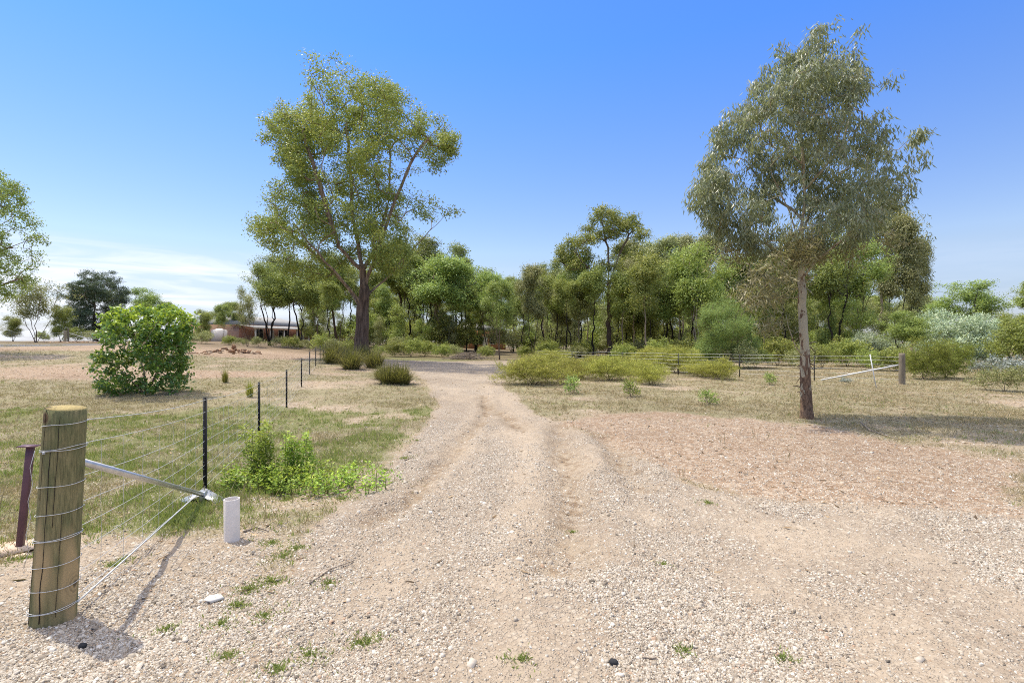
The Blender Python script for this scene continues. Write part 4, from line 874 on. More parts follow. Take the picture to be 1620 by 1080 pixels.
# upright leafy weeds beside the drive
def weed(seed, H, stems, W=.22, Ls=.055):
    rng = np.random.default_rng(seed); mb = MB(); T = []
    for s in range(stems):
        a = rng.uniform(0, 2*PI); q = W*.5*math.sqrt(rng.random()); h = H*rng.uniform(.45, 1); x0, y0 = math.cos(a)*q, math.sin(a)*q; lx, ly = rng.normal(size=2)*.08*h
        pts = [(x0+lx*t, y0+ly*t, h*t) for t in (0, .35, .7, 1)]; mb.tube(pts, [.004, .0035, .003, .0015], 4)
        for t in np.linspace(.12, 1, int(h/.028)): T.append((x0+lx*t, y0+ly*t, h*t))
    T = np.array(T); n = len(T)*5; P = np.repeat(T, 5, 0); a = rng.uniform(0, 2*PI, n); zt_ = P[:, 2]/H
    D = np.c_[np.cos(a), np.sin(a), rng.uniform(-.2, .7, n)]; side = rng.uniform(0, 1, n)[:, None]*.09*(1.15-zt_)[:, None]; P = P+D*side
    v, f, at = leaf_quads(P, D, Ls*rng.uniform(.5, 1.2, n)*(1.2-.55*zt_), Ls*.42, rng, np.clip(.2+.5*zt_+rng.normal(size=n)*.18, 0, 1), np.tile([0, 0, 1.], (n, 1))+rng.normal(size=(n, 3))*.5)
    return mb.mesh('weed_stems', M['weed_stem'], smooth=True), np_mesh('weed_leaves', v, f, M['weed_leaf'], {'tint': at})
M['weed_stem'] = bark_mat('weed_stem', (.22,.26,.08), (.25,.28,.09))
for u, v, H_, st_, W_, lb_ in [(418,760,.72,17,.34,'tallest leafy weed, left one of the two upright bright green weeds by the drive'),(470,752,.60,14,.30,'second upright yellow green weed, right of the tallest'),(395,768,.26,22,.6,'low leafy weed at the left foot of the tallest weed'),(500,770,.24,36,.95,'spreading weed clump right of the two upright weeds'),(555,768,.17,36,1.0,'low tangled weed clump at the edge of the gravel'),(445,772,.2,26,.8,'short weeds between the two upright ones')]:
    p = gp(u, v); e = empty('leafy_weed', p, lb_, 'weed', 'leafy weeds beside the drive'); a, b_ = weed(int(u), H_, st_, W_); obj('stems', a, e); obj('leaves', b_, e)
for u, v, s_, lb_ in [(905,622,1.1,'pale leaved gum seedling in front of the heath row, left one'),(998,627,1.0,'pale leaved gum seedling in front of the heath row, right one'),(1122,640,.8,'small dark sprig on the dry grass right of the heath row'),(1218,608,.9,'small bushy sprig between the picket and the young gum')]:
    sb('sprig', 'seedling', u, v, lb_, s_*1.05, None, 'seedlings on the clearing', cat='seedling')
#@FENCES
# ------------------------------------------------------------------ fences
def steel(name, col, rough=.45, metal=.0, bsc=40, var=.3):
    m, t, b = newmat(name, rough, .4); b.inputs['Metallic'].default_value = metal
    tc = nnode(t, 'ShaderNodeTexCoord').outputs['Object']; n = noise(t, tc, bsc, 4, .6).outputs[0]
    t.links.new(mixc(t, mrange(t, n, .3, .7), tuple(c*(1-var) for c in col), col), b.inputs['Base Color']); return m
M['galv'] = steel('galvanised_steel', (.62,.62,.61), .38, .75, 12, .2)
M['wire'] = steel('galvanised_wire', (.60,.60,.58), .45, .35, 5, .1)
M['picket'] = steel('black_painted_steel', (.022,.021,.020), .55, 0, 30, .3)
M['maroon'] = steel('maroon_painted_steel', (.125,.055,.065), .5, 0, 18, .25)
M['white_pvc'] = steel('grey_white_pvc', (.74,.68,.61), .5, 0, 25, .12)
M['white_pole'] = steel('white_pole', (.72,.71,.68), .5, 0, 10, .12)
def timber(name, ca, cb_, cc):
    m, t, b = newmat(name, .85, .15); tc = nnode(t, 'ShaderNodeTexCoord').outputs['Object']
    s = scaled(t, tc, (1, 1, .07)); n1 = noise(t, s, 110, 6, .75, .3).outputs[0]; n2 = noise(t, scaled(t, tc, (1, 1, .35)), 9, 4, .6, .6).outputs[0]
    c = mixc(t, mrange(t, n2, .38, .62), ca, cb_); c = mixc(t, mrange(t, n1, .40, .70, 0, .85), c, tuple(x*.42 for x in ca))
    n3 = noise(t, scaled(t, tc, (1, 1, .2)), 5, 2).outputs[0]; c = mixc(t, mrange(t, n3, .56, .66), c, cc)
    v = nnode(t, 'ShaderNodeTexVoronoi'); v.inputs['Scale'].default_value = 3.6; t.links.new(scaled(t, tc, (1, 1, .8)), v.inputs[0])
    c = mixc(t, mrange(t, v.outputs['Distance'], .07, .11, 1, 0), c, (.07,.045,.025))
    # ring of grain around knots
    w_ = nnode(t, 'ShaderNodeMath'); w_.operation = 'SINE'; t.links.new(mth(t, 'MULTIPLY', v.outputs['Distance'], 95.0), w_.inputs[0])
    km = mth(t, 'MULTIPLY', mrange(t, v.outputs['Distance'], .10, .26, .55, 0), mrange(t, w_.outputs[0], -.2, .8)); c = mixc(t, km, c, (.12,.09,.05))
    t.links.new(c, b.inputs['Base Color']); bump(t, n1, b, .006, .8); return m
M['treated_pine'] = timber('treated_pine', (.155,.165,.075), (.29,.245,.12), (.42,.31,.16))
M['cut_end'] = timber('cut_timber_end', (.42,.33,.14), (.50,.40,.18), (.40,.30,.14))
M['grey_timber'] = timber('weathered_timber', (.22,.18,.13), (.30,.25,.18), (.26,.22,.16))
M['old_timber'] = timber('pale_timber', (.36,.30,.20), (.42,.36,.25), (.40,.33,.22))
def round_post(mb, x, y, z0, h, r0, r1, lean=(0, 0), k=28, split=True):
    n = 16; zz = np.linspace(-.25, h, n); pts = np.c_[x+lean[0]*np.maximum(zz, 0)/h, y+lean[1]*np.maximum(zz, 0)/h, z0+zz]
    mb.tube(pts, np.linspace(r0, r1, n), k, jit=.035, seed=3)
# left fence
pts_post = [(325,775),(410,692),(453.5,646),(477,612.5),(490,592),(499.5,581),(506.5,571),(511.4,567),(515.2,563.5),(518.6,560.5),(521.5,558)]
tops = [628,604,584.5,566,556,549,546,544.5,543.5,542,541]
Pw = []
for k, (u, v) in enumerate(pts_post):
    Y = [5.44,9.2,13.,17.2,21.,25.,29.,33.,37.,41.,45.][k]; X = upx(u, Y); z = Hs(X, Y); h = zpx(tops[k], Y)-z
    Pw.append((X, Y, z, h))
px_, py_ = upx(84, 2.86), 2.86; pz = Hs(px_, py_)
ff = empty('wire_fence', (px_, py_, pz), 'wire mesh fence with black star pickets and thick timber end post, left foreground', 'fence')
def rel(mb): return mb
def fpart(mb, name, mat, smooth=False):
    o = mb.build(name, mat, ff, smooth); o.matrix_parent_inverse.identity(); o.location = (-px_, -py_, -pz); return o
HP = zpx(646, py_)-pz; lean = (.075, .0)
mb = MB(); round_post(mb, px_, py_, pz, HP, .106, .094, lean); endp = fpart(mb, 'end_post', M['treated_pine'], True)
mb = MB(); a_ = np.linspace(0, 2*PI, 29)[:-1]; mb.tube([(px_+lean[0], py_, pz+HP-.004), (px_+lean[0]+.001, py_, pz+HP+.006)], [.090, .087], 28)
o = mb.build('cut_top', M['cut_end'], endp); 
# drying crack down the front of the post
mb = MB(); cz = np.linspace(.03, .98, 14); rc_ = random.Random(2)
cpts = [(px_+lean[0]*z/HP+.012+rc_.uniform(-.004, .004), py_-(.106-.0098*z)*.995, pz+z) for z in cz]; mb.tube(cpts, [.0012+.0016*rc_.random() for _ in cz], 5)
for qa, z0_, z1_ in ((.45, .55, 1.16), (-.6, .02, .5), (.8, .05, .62), (-.35, .7, 1.2)):
    zz_ = np.linspace(z0_, z1_, 9); mb.tube([(px_+lean[0]*z/HP+math.sin(qa)*(.1058-.0098*z)+rc_.uniform(-.002, .002), py_-math.cos(qa)*(.1058-.0098*z), pz+z) for z in zz_], [.0008+.0009*rc_.random() for _ in zz_], 4)
M['crack'] = steel('dark_crack', (.03,.022,.015), .9); mb.build('drying_crack', M['crack'], endp)
WZ = [1.107, .965, .77, .615, .47, .33, .20, .075]
mb = MB(); rw = random.Random(7)
for i, wz in enumerate(WZ):
    cx = px_+lean[0]*wz/HP; rr_ = .106-(.012)*wz/HP+.003
    for rep in range(2 if i in (1, 4, 7) else 1):
        th = np.linspace(0, 2*PI, 40); tilt = rw.uniform(.006, .016)
        mb.tube(np.c_[cx+rr_*1.03*np.cos(th), py_+rr_*1.03*np.sin(th), pz+wz+rep*.009+tilt*np.cos(th)+.003*np.sin(th*3+rep*2)], .0019, 5, cap=False)
# stay wire hanging down the post's left side
mb.tube([(px_+lean[0]*z/HP-.075-(.02 if i % 2 else 0), py_-.095, pz+z) for i, z in enumerate(np.linspace(.97, .33, 8))], .0016, 5)
# tie twists
mb.tube([(px_+.045+.006*math.cos(t*9), py_-.106+.006*math.sin(t*9), pz+.955+t*.004) for t in np.linspace(0, 3, 24)], .0016, 4)
fpart(mb, 'post_wire_wraps', M['wire'], True)
# strut and foot plate
fx, fy = upx(322, 5.15), 5.15; fz = Hs(fx, fy)
mb = MB(); mb.tube([(px_+.09, py_+.05, pz+.885), (fx, fy, fz+.06)], .021, 14); strut = fpart(mb, 'brace_strut', M['galv'], True)
mb = MB()
for sgn, ang in ((-1, .9), (1, -.35)):
    mb.box((fx+sgn*.10, fy-.02*sgn, fz+.045), (.26, .14, .004), rz=ang, ry=.25*sgn)
mb.box((fx, fy, fz+.05), (.05, .10, .09), rz=.3, bev=.005)
mb.build('foot_plate', M['galv'], strut)
def picket_mesh(h):
    mb = MB()
    for a in (PI/2, PI/2+2*PI/3, PI/2-2*PI/3):
        L_ = .024; mb.box((math.cos(a)*L_/2, math.sin(a)*L_/2, h/2-.1), (L_, .0045, h+.2), rz=a)
    for z in np.arange(.12, h-.02, .10): mb.box((0, .0262, z), (.006, .002, .012))
    return mb.mesh('star_picket', M['picket'])
def hole_mesh(h):
    mb = MB()
    for z in np.arange(.10, h-.02, .075): mb.box((-.0125, -.0085, z), (.0045, .0045, .007), rz=PI/6)
    return mb.mesh('wire_holes', M['white_pole'])
pm = {}
for i, (X, Y, z, h) in enumerate(Pw):
    kx = round(h, 2)
    if kx not in pm: pm[kx] = (picket_mesh(h), hole_mesh(h))
    o = obj('star_picket', pm[kx][0], ff, (X-px_, Y-py_, z-pz)); o.rotation_euler.z = .2
    if i < 3: obj('wire_holes', pm[kx][1], o)
mb = MB(); rw = random.Random(17)
nodes = [(px_+.03, py_+.10, pz, 1.0)]+[(X, Y, z, (h-.03)/1.107) for X, Y, z, h in Pw]
for i, wz in enumerate(WZ):
    for a, b_ in zip(nodes[:-1], nodes[1:]):
        za, zb = a[2]+wz*(a[3] if a[3] != 1 else 1)*1.0, b_[2]+wz*b_[3]
        if i == 0 and a is nodes[0]: pass
        t = np.linspace(0, 1, 9); sag = .02*(1+rw.random())
        p = np.c_[a[0]+(b_[0]-a[0])*t+.004*np.sin(t*20+i), a[1]+(b_[1]-a[1])*t, za+(zb-za)*t-sag*4*t*(1-t)]
        mb.tube(p, .0021 if i not in (0, 7) else .0028, 4, cap=False)
mb.tube([(px_+.09, py_+.02, pz+.06), (nodes[1][0], nodes[1][1], nodes[1][2]+.05)], .0055, 6)
for a, b_ in zip(nodes[:5], nodes[1:6]):
    d = math.hypot(b_[0]-a[0], b_[1]-a[1]); n = int(d/.30)
    for k in range(1, n):
        t = k/n; sg = .03*4*t*(1-t); p = [(a[0]+(b_[0]-a[0])*t+.003*math.sin(j*2.1), a[1]+(b_[1]-a[1])*t, a[2]+(b_[2]-a[2])*t+wz*(a[3]+(b_[3]-a[3])*t)-sg) for j, wz in enumerate(WZ[1:])]
        mb.tube(p, .0015, 4, cap=False)
fpart(mb, 'mesh_wires', M['wire'])
# right fence behind the clearing
def far_fence(nm, label, A, B, pickets, wires, hh, post, brace, wire_r=.004, ext=None):
    ax, ay = A; bx_, by_ = B; o0 = empty(nm, (bx_, by_, Hs(bx_, by_)), label, 'fence'); O = np.array([bx_, by_, Hs(bx_, by_)])
    def P(t, z): x, y = ax+(bx_-ax)*t, ay+(by_-ay)*t; return (x-O[0], y-O[1], Hs(x, y)+z-O[2])
    mb = MB(); round_post(mb, 0, 0, 0, hh, *post[:2]); mb.build('corner_post', M[post[2]], o0, True)
    if brace:
        (u1, z1, u2) = brace; d = np.array([ax-bx_, ay-by_]); d = d/np.linalg.norm(d)
        mb = MB(); q = d*u2; mb.tube([(d[0]*.1, d[1]*.1, z1), (q[0], q[1], Hs(bx_+q[0], by_+q[1])-O[2]+.05)], .028, 8); mb.build('brace_pole', M['white_pole'], o0, True)
    for t in pickets:
        if round(hh, 2) not in pm: pm[round(hh, 2)] = (picket_mesh(hh-.12), None)
        p = P(t, 0); obj('star_picket', pm[round(hh, 2)][0], o0, p)
    mb = MB()
    for wz in wires: mb.tube([P(t, wz-.02*math.sin(t*40)) for t in np.linspace(0, 1, 24)], wire_r, 4, cap=False)
    mb.build('strand_wires', M['wire'], o0)
    return o0
B_ = gp(1427, 608); A_ = (upx(850, 30.), 30.)
def tof(u, A, B):  # parameter where the fence line crosses photo column u
    k = (u-810)/F; return (k*A[1]-A[0])/((B[0]-A[0])-k*(B[1]-A[1]))
far_fence('wire_fence', 'strand wire fence with grey corner post and white brace behind the right clearing', A_, B_[:2], [tof(u, A_, B_) for u in (905, 985, 1073, 1170, 1288)], [.18, .36, .54, .72, .88, 1.02], 1.16, (.105, .10, 'grey_timber'), (0, .72, 2.6))
B2 = (upx(103, 52.), 52.); A2 = (upx(-60, 46.), 46.)
far_fence('wire_fence', 'distant wire fence with a pale timber post beside the grey road', (upx(-40, 52.), 52.), B2, [tof(57, (upx(-40, 52.), 52.), B2)], [.3, .55, .8, 1.0], 1.25, (.13, .12, 'old_timber'), None, .008)
x3, y3 = upx(107, 53.5), 53.5
e = far_fence('wire_fence', 'distant wire fence running from behind the pale timber post to the leafy shrub', (upx(290, 54.), 54.), (upx(108, 53.5), 53.5), [.3, .7], [.3, .55, .8, 1.0], 1.45, (.09, .08, 'grey_timber'), (0, 1.0, 2.9), .008)
# leaning white stick by the corner post
p = gp(1387, 613); mb = MB(); mb.tube([(0, 0, -.1), (-.20, .05, 1.16)], .017, 6); o = mb.build('leaning_pole', M['white_pole'], None, True, p); tag(o, 'thin white pole leaning upright across the white brace pole', 'pole')
# maroon steel post with cap
p = gp(32, 868); mb = MB(); H_ = zpx(705, p[1])-p[2]
e = empty('steel_post', p, 'leaning maroon steel stub post with a flat cap plate left of the timber end post', 'post')
mb.box((0.034, 0, H_/2-.05), (.042, .042, H_+.1), rz=.3, ry=.085, bev=.003); mb.build('post_shaft', M['maroon'], e)
mb = MB(); mb.box((.07, 0, H_), (.115, .10, .006), rz=.25, ry=.06); mb.build('cap_plate', M['maroon'], e)
# PVC pipe
p = gp(367, 855); mb = MB(); r_ = .058; k = 32; a = np.arange(k)/k*2*PI; h_ = zpx(788, p[1])-p[2]
V_ = []
for z, r2 in ((-.1, r_), (h_-.003, r_), (h_, r_-.0015), (h_, r_-.005), (h_-.003, r_-.006), (.02, r_-.006)): V_.append(np.c_[r2*np.cos(a), r2*np.sin(a), np.full(k, z)])
V_ = np.vstack(V_); i = np.arange(5)[:, None]*k; j = np.arange(k)[None]; f = np.stack([i+j, i+(j+1) % k, i+k+(j+1) % k, i+k+j], -1).reshape(-1, 4); mb.add(V_, f)
o = mb.build('pvc_pipe', M['white_pvc'], None, True, p); o.rotation_euler.x = .01; tag(o, 'short grey white PVC pipe standing upright out of the dirt near the brace foot', 'pipe')
#@STONES
# ------------------------------------------------------------------ rocks and small things
def rock_mesh(seed, flat=1.0, n=26):
    import bmesh
    rr = random.Random(seed); bm = bmesh.new()
    for k in range(n):
        v = Vector((rr.gauss(0, 1), rr.gauss(0, 1), rr.gauss(0, 1))).normalized()*rr.uniform(.75, 1); bm.verts.new((v.x, v.y*.8, v.z*flat))
    r = bmesh.ops.convex_hull(bm, input=bm.verts); bmesh.ops.delete(bm, geom=[g for g in r['geom_interior'] if isinstance(g, bmesh.types.BMVert)], context='VERTS')
    bm.verts.index_update(); V = np.array([v.co[:] for v in bm.verts]); T = [[v.index for v in f.verts] for f in bm.faces]; bm.free(); return V, np.array(T)
def rock_mat(name, a, b_, c_, bd=.15):
    m, t, b = newmat(name, .9, .2); tc = nnode(t, 'ShaderNodeTexCoord').outputs['Object']; oi = nnode(t, 'ShaderNodeObjectInfo').outputs['Random']
    n = noise(t, tc, 2.5, 6, .65).outputs[0]; c = mixc(t, mrange(t, n, .35, .65), a, b_); c = mixc(t, mrange(t, oi, .3, .9, 0, .8), c, c_); t.links.new(c, b.inputs['Base Color']); bump(t, n, b, bd, .7); return m
M['rock'] = rock_mat('orange_brown_rock', (.26,.14,.075), (.44,.27,.16), (.48,.39,.28))
M['slab'] = rock_mat('tan_slab', (.48,.36,.26), (.62,.48,.36), (.55,.42,.31), .004)
M['tile'] = rock_mat('pale_stone', (.60,.56,.48), (.72,.69,.62), (.66,.62,.55), .002)
rms = [np_mesh('rock', *rock_mesh(s, .62, 16), M['rock']) for s in range(6)]
rr = random.Random(12); cxr, cyr, czr = gp(372, 558)
spots = []
for k in range(44):
    t = rr.uniform(-1, 1); lay = rr.random(); x = cxr+t*1.7; y = cyr+rr.uniform(-.7, .7); hgt = .42*(1-abs(t)**1.6)*(1-abs(y-cyr)*.8)*lay
    spots.append((x, y, Hs(x, y)+hgt, rr.uniform(.13, .27)))
for x, y, z, s in spots:
    o = obj('rock', rr.choice(rms), None, (x, y, z)); o.scale = (s*1.25, s, s); o.rotation_euler = (rr.uniform(-.7, .7), rr.uniform(-.7, .7), rr.uniform(0, 6))
    tag(o, 'angular orange brown rock in the heap on the bare paddock before the brick house', 'rock', 'rocks heaped in the paddock')
for k in range(22):
    x, y, z = gp(rr.uniform(280, 420), rr.uniform(556, 563)); o = obj('low_rock', rr.choice(rms), None, (x, y, z+.03)); s = rr.uniform(.10, .22); o.scale = (s*1.3, s, s*.7); o.rotation_euler.z = rr.uniform(0, 6)
    tag(o, 'pale low rock scattered at the foot of the orange rock heap', 'rock', 'rocks scattered below the heap')
for k in range(26):
    u = 70+k*3.6+rr.uniform(-1, 1); Y = 49.; x = upx(u, Y); s = rr.uniform(.10, .20); o = obj('edging_rock', rr.choice(rms), None, (x, Y, Hs(x, Y)+.03)); o.scale = (s*1.5, s, s); o.rotation_euler.z = rr.uniform(0, 6)
    tag(o, 'small brown rock in the line along the grey road by the distant timber post', 'rock', 'rocks lining the grey road')
# tan slabs behind the end post
for (u, v, s, rz_, lb_) in [(12,868,.34,.3,'tan flagstone lying at the foot of the maroon post, left one'),(46,862,.22,.9,'tan flagstone lying between the maroon post and the timber post'),(20,884,.26,.1,'nearer tan flagstone below the other flagstones at the left edge')]:
    x, y, z = gp(u, v); Vr, Tr = rock_mesh(int(u)+5, .11, 30); o = obj('flagstone', np_mesh('flagstone', Vr, Tr, M['slab']), None, (x, y, z-.006)); o.scale = (s, s*.9, s); o.rotation_euler.z = rz_; tag(o, lb_, 'flagstone', 'flagstones by the maroon post')
x, y, z = gp(338, 950); Vr, Tr = rock_mesh(44, .18, 22); o = obj('flat_stone', np_mesh('flat_stone', Vr, Tr, M['tile']), None, (x, y, z+.015)); o.scale = (.07, .07, .07); tag(o, 'flat white stone lying alone on the dirt between timber post and drive', 'stone')
# fallen sticks
def stick(pts, r, nm, label, grp=None):
    mb = MB(); rs = random.Random(int(pts[0][0]))
    P_ = [];
    for (u, v, dz) in pts: x, y, z = gp(u, v); P_.append((x, y, z+dz+r))
    O = np.array(P_[0]); P_ = np.array(P_)-O; mb.tube(P_, np.linspace(r, r*.45, len(P_)), 6); o = mb.build(nm, M['stick'], None, True, O); tag(o, label, 'stick', grp); return o
stick([(1362,672,.03),(1376,682,.01),(1395,688,0),(1423,697,.01)], .014, 'fallen_branch', 'bent pale fallen branch in the shade of the young gum')
stick([(490,925,.0),(520,905,.01),(560,890,.0)], .008, 'fallen_stick', 'grey stick near the left edge of the gravel in the foreground')
stick([(385,843,.0),(405,838,.01),(425,842,.0)], .010, 'fallen_stick', 'dark stick on the ground just right of the pipe')
stick([(640,729,.0),(655,724,.01)], .008, 'fallen_stick', 'short dark stick at the left edge of the drive')
stick([(1265,811,.0),(1290,817,.0)], .006, 'fallen_stick', 'thin brown twig on the gravel right of centre')
stick([(1016,1040,.0),(1040,1047,.0)], .006, 'fallen_stick', 'short brown twig at the bottom of the gravel')
stick([(1320,1052,.0),(1362,1066,.0)], .004, 'fallen_stick', 'thin brown twig at the bottom right of the gravel')
# dark pebbles
stb = [(268,992,.022,'grey round pebble touching the foot of the timber post',(66,987)),(0,0,.022,'black lump of charcoal in the shadow of the timber post',(131,1025)),(0,0,.026,'dark clod at the bottom of the gravel',(971,1052))]
M['char'] = rock_mat('charcoal', (.02,.02,.022), (.05,.05,.05), (.04,.04,.04), .004); M['peb'] = rock_mat('grey_pebble', (.22,.22,.22), (.36,.35,.34), (.3,.3,.3), .003)
for k, q in enumerate(stb):
    x, y, z = gp(*q[4]); Vr, Tr = rock_mesh(50+k, .75, 40); o = obj('pebble', np_mesh('pebble', Vr*q[2], Tr, M['peb'] if k == 0 else M['char'], smooth=True), None, (x, y, z+.012)); tag(o, q[3], 'pebble')
# brush pile
rr = random.Random(31); mb = MB(); x0, y0, z0 = gp(738, 570); y0 = 40.; x0 = upx(738, y0); z0 = Hs(x0, y0)
for k in range(130):
    a = rr.gauss(0, .5)+(PI if rr.random() < .5 else 0); L_ = rr.uniform(.5, 1.4); px0, py0 = rr.gauss(0, .6), rr.gauss(0, .4); h = max(.05, .55-abs(px0)*.35)*rr.random()
    d = np.array([math.cos(a), math.sin(a)*.6, rr.uniform(-.15, .35)])*L_; p = np.array([px0, py0, h+.03]); mb.tube([p-d*.5, p+[0, 0, .03], p+d*.5], [.02, .016, .007], 4)
o = mb.build('brush_pile', M['stick'], None, False, (x0, y0, z0)); tag(o, 'low pile of grey dead branches beyond the bend of the drive', 'brush pile')
# ------------------------------------------------------------------ houses
def brick(name, a, b_, mortar):
    m, t, b = newmat(name, .85, .2); tc = nnode(t, 'ShaderNodeTexCoord').outputs['Object']
    mp_ = nnode(t, 'ShaderNodeMapping'); mp_.inputs['Rotation'].default_value = (PI/2, 0, 0); t.links.new(tc, mp_.inputs[0])
    br = nnode(t, 'ShaderNodeTexBrick'); t.links.new(mp_.outputs[0], br.inputs[0]); br.inputs['Scale'].default_value = 4.2; br.inputs['Color1'].default_value = a+(1,); br.inputs['Color2'].default_value = b_+(1,); br.inputs['Mortar'].default_value = mortar+(1,)
    br.inputs['Mortar Size'].default_value = .012; t.links.new(br.outputs[0], b.inputs['Base Color']); return m
M['brick'] = brick('brown_red_brick', (.34,.15,.09), (.42,.20,.13), (.45,.36,.30)); M['brick2'] = brick('orange_brick', (.42,.16,.07), (.48,.21,.10), (.5,.35,.25))
def roofm(name, col):
    m, t, b = newmat(name, .85, .1); tc = nnode(t, 'ShaderNodeTexCoord').outputs['Object']; s = nnode(t, 'ShaderNodeSeparateXYZ'); t.links.new(tc, s.inputs[0])
    w_ = nnode(t, 'ShaderNodeMath'); w_.operation = 'SINE'; t.links.new(mth(t, 'MULTIPLY', s.outputs[0], 33.0), w_.inputs[0]); n = noise(t, tc, .8, 4).outputs[0]
    t.links.new(mixc(t, mrange(t, n, .3, .7), tuple(c*.85 for c in col), col), b.inputs['Base Color']); return m
M['roof'] = roofm('pale_metal_roof', (.34,.33,.305)); M['roof2'] = roofm('white_metal_roof', (.36,.345,.32)); M['trim'] = steel('cream_trim', (.66,.60,.50), .6, 0, 3, .08); M['glass'] = steel('window_glass', (.03,.035,.04), .08, 0, 2, .2)
def house(nm, label, A, B, z0, depth, eave, rise, over, mats, posts, windows, doors=(), verandah=2.2, split=None):
    "front wall from A to B (seen from the camera), the body stretches away"
    A = np.array(A, float); B = np.array(B, float); Lh = np.linalg.norm(B-A); ang = math.atan2(B[1]-A[1], B[0]-A[0])
    e = empty(nm, (A[0], A[1], z0), label, 'house', None, ang)
    mb = MB(); mb.box((Lh/2, depth/2, eave/2-.5), (Lh, depth, eave+1.0)); wall = mb.build('wall', M[mats[0]], e)
    mb = MB(); y0 = -verandah-over; y1 = depth+over; x0 = -over; x1 = Lh+over; hr = eave+rise; q = (y1+verandah)/2
    ym = (-.4+y1)/2; V = [(x0, -.5, eave), (x1, -.5, eave), (x1, y1, eave), (x0, y1, eave), (x0+ym, ym, hr), (x1-ym, ym, hr)]
    mb.add(V, [(0, 1, 5, 4), (2, 3, 4, 5), (3, 2, 1, 0)], [(1, 2, 5), (3, 0, 4)])
    roof = mb.build('roof', M[mats[1]], e)
    if verandah:
        mb = MB(); mb.add([(x0, -.55, eave-.08), (x1, -.55, eave-.08), (x1, y0, eave-.42), (x0, y0, eave-.42), (x0, -.55, eave-.14), (x1, -.55, eave-.14), (x1, y0, eave-.48), (x0, y0, eave-.48)], [(0, 3, 2, 1), (4, 5, 6, 7), (0, 1, 5, 4), (3, 7, 6, 2), (1, 2, 6, 5), (0, 4, 7, 3)]); mb.build('verandah_roof', M[mats[1]], e)
        mb = MB(); mb.box((Lh/2, y0-.04, eave-.50), (Lh+2*over, .05, .16)); mb.build('gutter', M['trim'], e)
        for x in posts:
            mb = MB(); mb.box((0, 0, (eave-.5)/2-.4), (.16, .16, eave-.5+.8), bev=.01); mb.build('verandah_post', M['trim'], e, loc=(x, y0+.3, 0))
    for x, wd, sill, hh in windows:
        mb = MB()
        for cx_, cz_, w2, h2 in ((0, hh/2, wd, .07), (0, -hh/2, wd, .07), (-wd/2, 0, .07, hh), (wd/2, 0, .07, hh), (0, 0, .05, hh)): mb.box((cx_, 0, cz_), (w2+.02*(h2 > .1), .09+.01*(h2 > .1), h2))
        f_ = mb.build('window', M['trim'], e, loc=(x, -.04, sill+hh/2)); mb = MB(); mb.box((0, .015, 0), (wd-.02, .03, hh-.02)); mb.build('pane', M['glass'], f_)
    for x in doors:
        mb = MB(); mb.box((x, -.03, 1.02), (.92, .06, 2.1), bev=.01); mb.build('door', M['trim'], e)
    return e
h1 = house('brick_house', 'long low brown brick house with pale roof and verandah behind the left trees', (upx(378, 74), 74), (upx(500, 92), 92), 1.35, 9, 2.75, 1.55, .5, ('brick', 'roof'), np.linspace(.3, 22, 8), [(4, 1.8, .7, 1.5), (9.5, 2.2, .4, 1.7), (18, 1.8, .7, 1.5)], (7, 14.5), 2.4)
mb = MB(); mb.box((3, 3.2, 3.9), (.9, .7, .9), bev=.03); mb.build('chimney', M['brick'], h1)
h2 = house('farm_outbuilding', 'lower pale roofed wing of the farmhouse continuing right behind the tree trunks', (upx(505, 92), 93), (upx(606, 112), 112), .75, 9, 2.55, 1.5, .5, ('brick', 'roof2'), np.linspace(.5, 23, 7), [(4, 1.8, .7, 1.4), (12, 2.2, .4, 1.6), (19, 1.8, .7, 1.4)], (8,), 2.4)
h3 = house('orange_house', 'orange brick house glimpsed through trunks where the drive enters the wood', (upx(742, 74), 74), (upx(800, 78), 78), .30, 8, 2.9, 1.4, .45, ('brick2', 'roof2'), [], [(1.2, 1.0, .9, 1.2), (4.2, 1.0, .9, 1.2)], (2.8,), 0)
# white water tank left of the gable
x, y = upx(347, 72), 72.; mb = MB(); mb.tube([(0, 0, -.3), (0, 0, 1.55), (0, 0, 1.8)], [1.0, 1.0, .2], 24); o = mb.build('water_tank', M['white_pvc'], None, False, (x, y, Hs(x, y))); tag(o, 'low round white water tank left of the brick gable', 'water tank')
